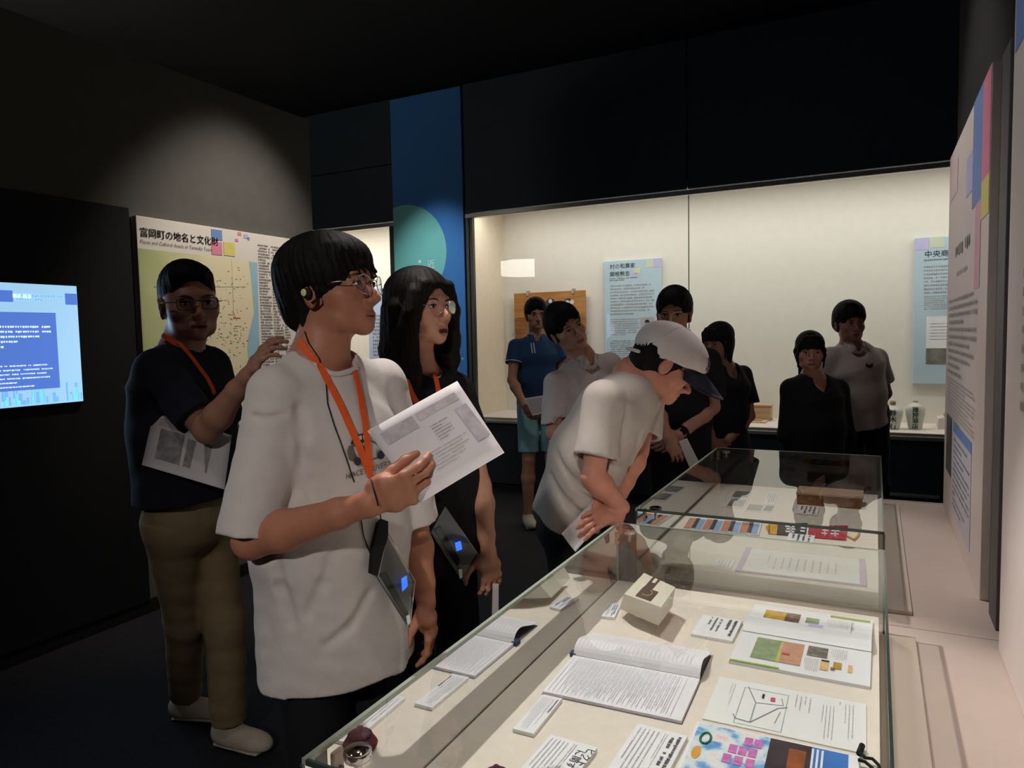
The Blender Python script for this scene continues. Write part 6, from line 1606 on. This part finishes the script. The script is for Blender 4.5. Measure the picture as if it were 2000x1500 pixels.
def cap_and_hair(p):
    H = p.H; s = H.s; R = H.R; S = Sdf()
    def E(S, x, y, z, a, b, c, k=.015, sub=False): S.ell(H.w(x, y, z), (a * s, b * s, c * s), R, k * s, sub)
    E(S, 0, -.020, .015, .084, .104, .085); E(S, 0, -.065, -.035, .068, .050, .055)
    E(S, 0, .110, -.05, .09, .085, .11, .01, True)
    for q in (-1, 1): E(S, q * .095, .045, -.05, .035, .050, .065, .01, True); E(S, q * .098, -.004, -.03, .030, .030, .040, .008, True)
    S.cut(H.w(0, -.06, -.085), -R[:, 2] + R[:, 1] * .2, .01); S.noise(hair_strands(H, .0015, 9)); sdf_obj('hair', S, .004, M_HAIR, p.root)
    C = Sdf(); E(C, 0, -.004, .034, .099, .130, .094); C.cut(H.w(0, .0, .004), -R[:, 2] * 1.0 + R[:, 1] * .32, .006)
    E(C, 0, -.006, .022, .092, .122, .087, .004, True)
    C.noise(wob(.0012, 90, 31))
    cp_ = empty('baseball_cap', tuple(H.w(0, 0, .05)), 'white baseball cap with navy brim on the bending man', 'cap')
    M_CAPW = mat('cap_cotton', (222, 212, 206), .9, .03, 40, .3, 300); M_CAPN = mat('cap_navy', (44, 42, 58), .8, .08, 40, .2, 300)
    sdf_obj('crown', C, .0036, M_CAPW, cp_)
    V = []; F = []; nu, nv = 15, 7
    for side in (0, 1):
        for i in range(nu):
            q = -1 + 2 * i / (nu - 1); x0 = .088 * math.sin(q * 1.15); y0 = -.004 + .126 * math.cos(q * 1.15)
            for j in range(nv):
                t = j / (nv - 1); ln = .095 * math.sqrt(max(0.02, 1 - abs(q) ** 3.0))
                y = y0 + ln * t; x = x0 * (1 - .10 * t); z = .32 * y0 + .004 - .006 * q * q - .030 * t * ln / .095 - .020 * q * q * t - side * .005
                V.append(H.w(x, y, z))
    o_ = nu * nv
    for i in range(nu - 1):
        for j in range(nv - 1):
            k = i * nv + j; F.append((k, k + 1, k + nv + 1, k + nv)); F.append((o_ + k, o_ + k + nv, o_ + k + nv + 1, o_ + k + 1))
    for i in range(nu - 1):
        for j in (0, nv - 1): k = i * nv + j; F.append((k, k + nv, o_ + k + nv, o_ + k))
    for j in range(nv - 1):
        for i in (0, nu - 1): k = i * nv + j; F.append((k, k + 1, o_ + k + 1, o_ + k))
    mesh_obj('brim', V, F, M_CAPN, cp_, True)
    v, f = sphere_vf(H.w(0, -.004, .128), (.009, .009, .004), R, 12, 6); mesh_obj('button', v, f, M_CAPW, cp_, True)
    tube('strap', [H.w(.060, -.100, -.024), H.w(.020, -.130, -.034), H.w(-.02, -.130, -.034), H.w(-.060, -.100, -.024)], .006, M_CAPW, cp_, 8)
    for x in (0.0, 1.05, -1.05, 2.1, -2.1, 3.14):
        pts = [H.w(.0995 * math.sin(x) * math.cos(t), -.004 + .1305 * math.cos(x) * math.cos(t), .034 + .0945 * math.sin(t)) for t in np.linspace(.30, 1.5, 9)]
        v, f = tube_vf(pts, .0012, 5); mesh_obj('seam', v, f, M_CAPW, cp_, True)
    # emblem on the crown front
    M_EMB = mat('emblem_thread', (84, 66, 86), .8, .2, 60)
    def ep(a, z): return H.w(.1015 * math.sin(a) * math.cos(z), -.004 + .1325 * math.cos(a) * math.cos(z), .034 + .0965 * math.sin(z))
    a0 = .38
    for q in ([(a0 - .16, .52), (a0 - .13, .62), (a0 + .13, .62), (a0 + .16, .52), (a0 + .10, .47), (a0 - .10, .47)], [(a0 - .20, .16), (a0 + .20, .16), (a0 + .20, .28), (a0 - .20, .28)]):
        mesh_obj('emblem', [ep(*z) for z in q], [tuple(range(len(q)))], M_EMB, cp_)
    for (a, b) in (((a0 - .14, .46), (a0 + .10, .30)), ((a0 + .14, .46), (a0 - .10, .30)), ((a0 - .15, .45), (a0 - .12, .30)), ((a0 + .15, .45), (a0 + .12, .30))):
        v, f = tube_vf([ep(*a), ep(*b)], .0012, 5); mesh_obj('emblem', v, f, M_EMB, cp_)
cap_and_hair(P6)
paper('paper_sheets', 'curved white paper in the hands of the bending man', 'paper', (at(1166, 968, 2.37), at(1186, 1004, 2.36), at(1124, 1078, 2.34), at(1097, 1042, 2.34)), M_PAPER, .002, -.012)

# ------------------------------------------------------------------ tall man in black with glasses
P7 = person('tall man in black T-shirt with glasses and wristwatch, behind the bending man',
    (*at(1322, 700, 3.89)[:2], 0), .0048, (1317, 614, 3.85), 112, (1326, 671, 3.87), (1272, 704, 3.85), (1384, 706, 3.91), (1326, 800, 3.88), (1326, 890, 3.91),
    dict(mat=M_BLKTEE, hem=(.18, .135), waist=(.175, .13), chest=(.18, .125), sleeve=.80, srad=(.070, .074), neck=(.062, .012), shr=.060, h=.008),
    dict(type='trousers', mat=M_DENIM), hair=make_short(.022, 12, .013, .005, .018), hs=1.08, skin=(184, 134, 112), pitch=-.05,
    armR=((1282, 800, 3.77), (1304, 856, 3.67)), armL=((1392, 795, 3.85), (1326, 850, 3.69)), hR=(nrm(CRH * .5 - UP * .8), nrm(-CRH * .3 - TWH), RELAX, {}), hL=(nrm(-CRH * .8 - UP * .5), nrm(-TWH), RELAX, {}),
    glasses=(M_RIMS, (.024, .018), .001, 'rect'))
sh, el, wr = P7.armL; c = wr + (el - wr) * .12; u, v_, d_ = frame_from(el - wr)
wt = empty('wristwatch', tuple(c), 'black wristwatch on the tall man in black', 'watch')
v, f = tube_vf([c + u * .031 * math.cos(a) + v_ * .031 * math.sin(a) for a in np.linspace(0, 2 * math.pi, 20)], .007, 8, cap=False); mesh_obj('band', v, f, M_BLACK, wt, True)
n_ = nrm(CAM - c); v, f = tube_vf([c + n_ * .028, c + n_ * .040], .019, 16); mesh_obj('dial', v, f, M_RIMB, wt)
paper('paper_sheets', 'grey folded paper held low by the tall man in black', 'paper', (at(1326, 862, 3.65), at(1342, 856, 3.65), at(1366, 904, 3.71), at(1348, 916, 3.71)), M_PAPERG, .002, 0)

# ------------------------------------------------------------------ woman in black dress, head turned
def make_bob(seed, length=-.10, tail=None, fringe=True, h=.005):
    def fn(p):
        H = p.H; s = H.s; S = Sdf(); R = H.R
        def E(x, y, z, a, b, c, k=.02, sub=False): S.ell(H.w(x, y, z), (a * s, b * s, c * s), R, k * s, sub)
        E(0, -.014, .042, .084, .107, .086); E(0, -.045, -.02, .076, .068, .080)
        E(0, .128, -.065, .070, .085, .105, .012, True)
        def lock(a, b, r0, r1): S.cone(H.w(*a), H.w(*b), r0 * s, r1 * s, .015 * s)
        for j in range(8):
            a = -1.45 + 2.9 * j / 7; lock((.070 * math.sin(a), -.072 * math.cos(a), .0), (.066 * math.sin(a), -.058 * math.cos(a), length), .026, .012)
        for q in (-1, 1):
            lock((q * .055, .070, .060), (q * .076, .044, -.02), .015, .009); lock((q * .076, .044, -.02), (q * .072, .046, -.105), .009, .003)
        if fringe:
            for i, x in enumerate(np.linspace(-.056, .056, 8)): lock((x * .7, .078 - 4 * x * x, .085), (x, .100 - 5.0 * x * x, .030 - .004 * (i % 2)), .014, .005)
        if tail:
            lock((0, -.10, -.04), tail[0], .026, .03); lock(tail[0], tail[1], .03, .008)
        S.noise(hair_strands(H, .002, seed)); sdf_obj('hair', S, h, M_HAIR, p.root)
    return fn
P8 = person('woman in black short-sleeved dress with hands folded, right of the tall man',
    (*at(1414, 720, 4.24)[:2], 0), .0052, (1403, 668, 4.20), 138, (1414, 716, 4.22), (1374, 734, 4.16), (1450, 732, 4.30), (1414, 800, 4.24), (1412, 842, 4.25),
    dict(mat=M_BLKTEE, name='blouse', hem=(.155, .12), waist=(.15, .115), chest=(.155, .12), sleeve=.72, srad=(.060, .072), neck=(.058, .012), vneck=.04, shr=.048, h=.008),
    dict(type='skirt', mat=M_BLKTEE, name='skirt', len=.35, w=1.0, pel=(1414, 850, 4.26)), hair=make_bob(21, -.13, None, True), hs=.95, skin=(160, 116, 100), pitch=-.15, roll=-.05,
    armR=((1372, 806, 4.10), (1392, 862, 4.04)), armL=((1464, 812, 4.28), (1414, 868, 4.10)), hR=(nrm(CRH * .5 - UP * .6), -TWH, RELAX, dict(sc=.92)), hL=(nrm(-CRH - UP * .3), -TWH, RELAX, dict(sc=.92)), arm=.82, neck_r=.045)
# ------------------------------------------------------------------ woman in black sweater
P9 = person('woman in loose black V-neck sweater standing behind the far table case',
    (*at(1588, 740, 4.24)[:2], 0), .0052, (1582, 686, 4.20), 106, (1588, 738, 4.22), (1544, 758, 4.20), (1638, 760, 4.26), (1590, 830, 4.24), (1592, 912, 4.26),
    dict(mat=M_BLKTEE, name='sweater', hem=(.18, .14), waist=(.175, .14), chest=(.16, .13), sleeve=1.7, srad=(.054, .062), neck=(.066, .014), vneck=.055, shr=.050, h=.008),
    dict(type='skirt', mat=M_DENIM, name='skirt', len=.3), hair=make_bob(25, -.06, ((.030, -.100, -.085), (.050, -.075, -.15)), True), hs=.96, skin=(196, 144, 122), pitch=-.08,
    armR=((1540, 850, 4.24), (1568, 905, 4.38)), armL=((1648, 852, 4.30), (1612, 905, 4.40)), hR=(None, UP, RELAX, dict(sc=.9)), hL=(None, UP, RELAX, dict(sc=.9)), arm=.85, neck_r=.045)
# ------------------------------------------------------------------ man in white polo by the bottles
M_JEANS = mat('dark_denim', (40, 48, 62), .9, .12, 50, .3, 400)
P10 = person('man in white polo with hands behind his back, near the sake bottles',
    (*at(1672, 720, 4.5)[:2], 0), .0054, (1659, 632, 4.42), 92, (1664, 676, 4.44), (1622, 697, 4.43), (1712, 700, 4.48), (1676, 770, 4.47), (1684, 832, 4.50),
    dict(mat=M_WPOLO, name='polo_shirt', hem=(.165, .125), waist=(.165, .125), chest=(.172, .125), sleeve=.66, srad=(.064, .070), neck=(.064, .012), vneck=.03, shr=.056, h=.008),
    dict(type='trousers', mat=M_JEANS, name='jeans', w=.95), hair=make_short(.024, 14, .016, .0055, .030), hs=1.0, skin=(150, 108, 92),
    armR=((1616, 765, 4.5), (1650, 815, 4.62)), armL=((1730, 768, 4.56), (1694, 812, 4.68)), hR=(None, UP, RELAX, {}), hL=(None, UP, RELAX, {}), arm=.92)
polo_collar(P10, M_WPOLO, .006)
M_LOGO = mat('embroidered_logo', (60, 58, 66), .8, .2, 60)
decal(P10, 'chest_logo', P10.topS, [(1690, 709), (1697, 713), (1704, 709), (1704, 717), (1700, 719), (1690, 717)][::-1], 4.3, M_LOGO, off=.004)

print('scene script seconds %.1f' % (time.time() - T0))
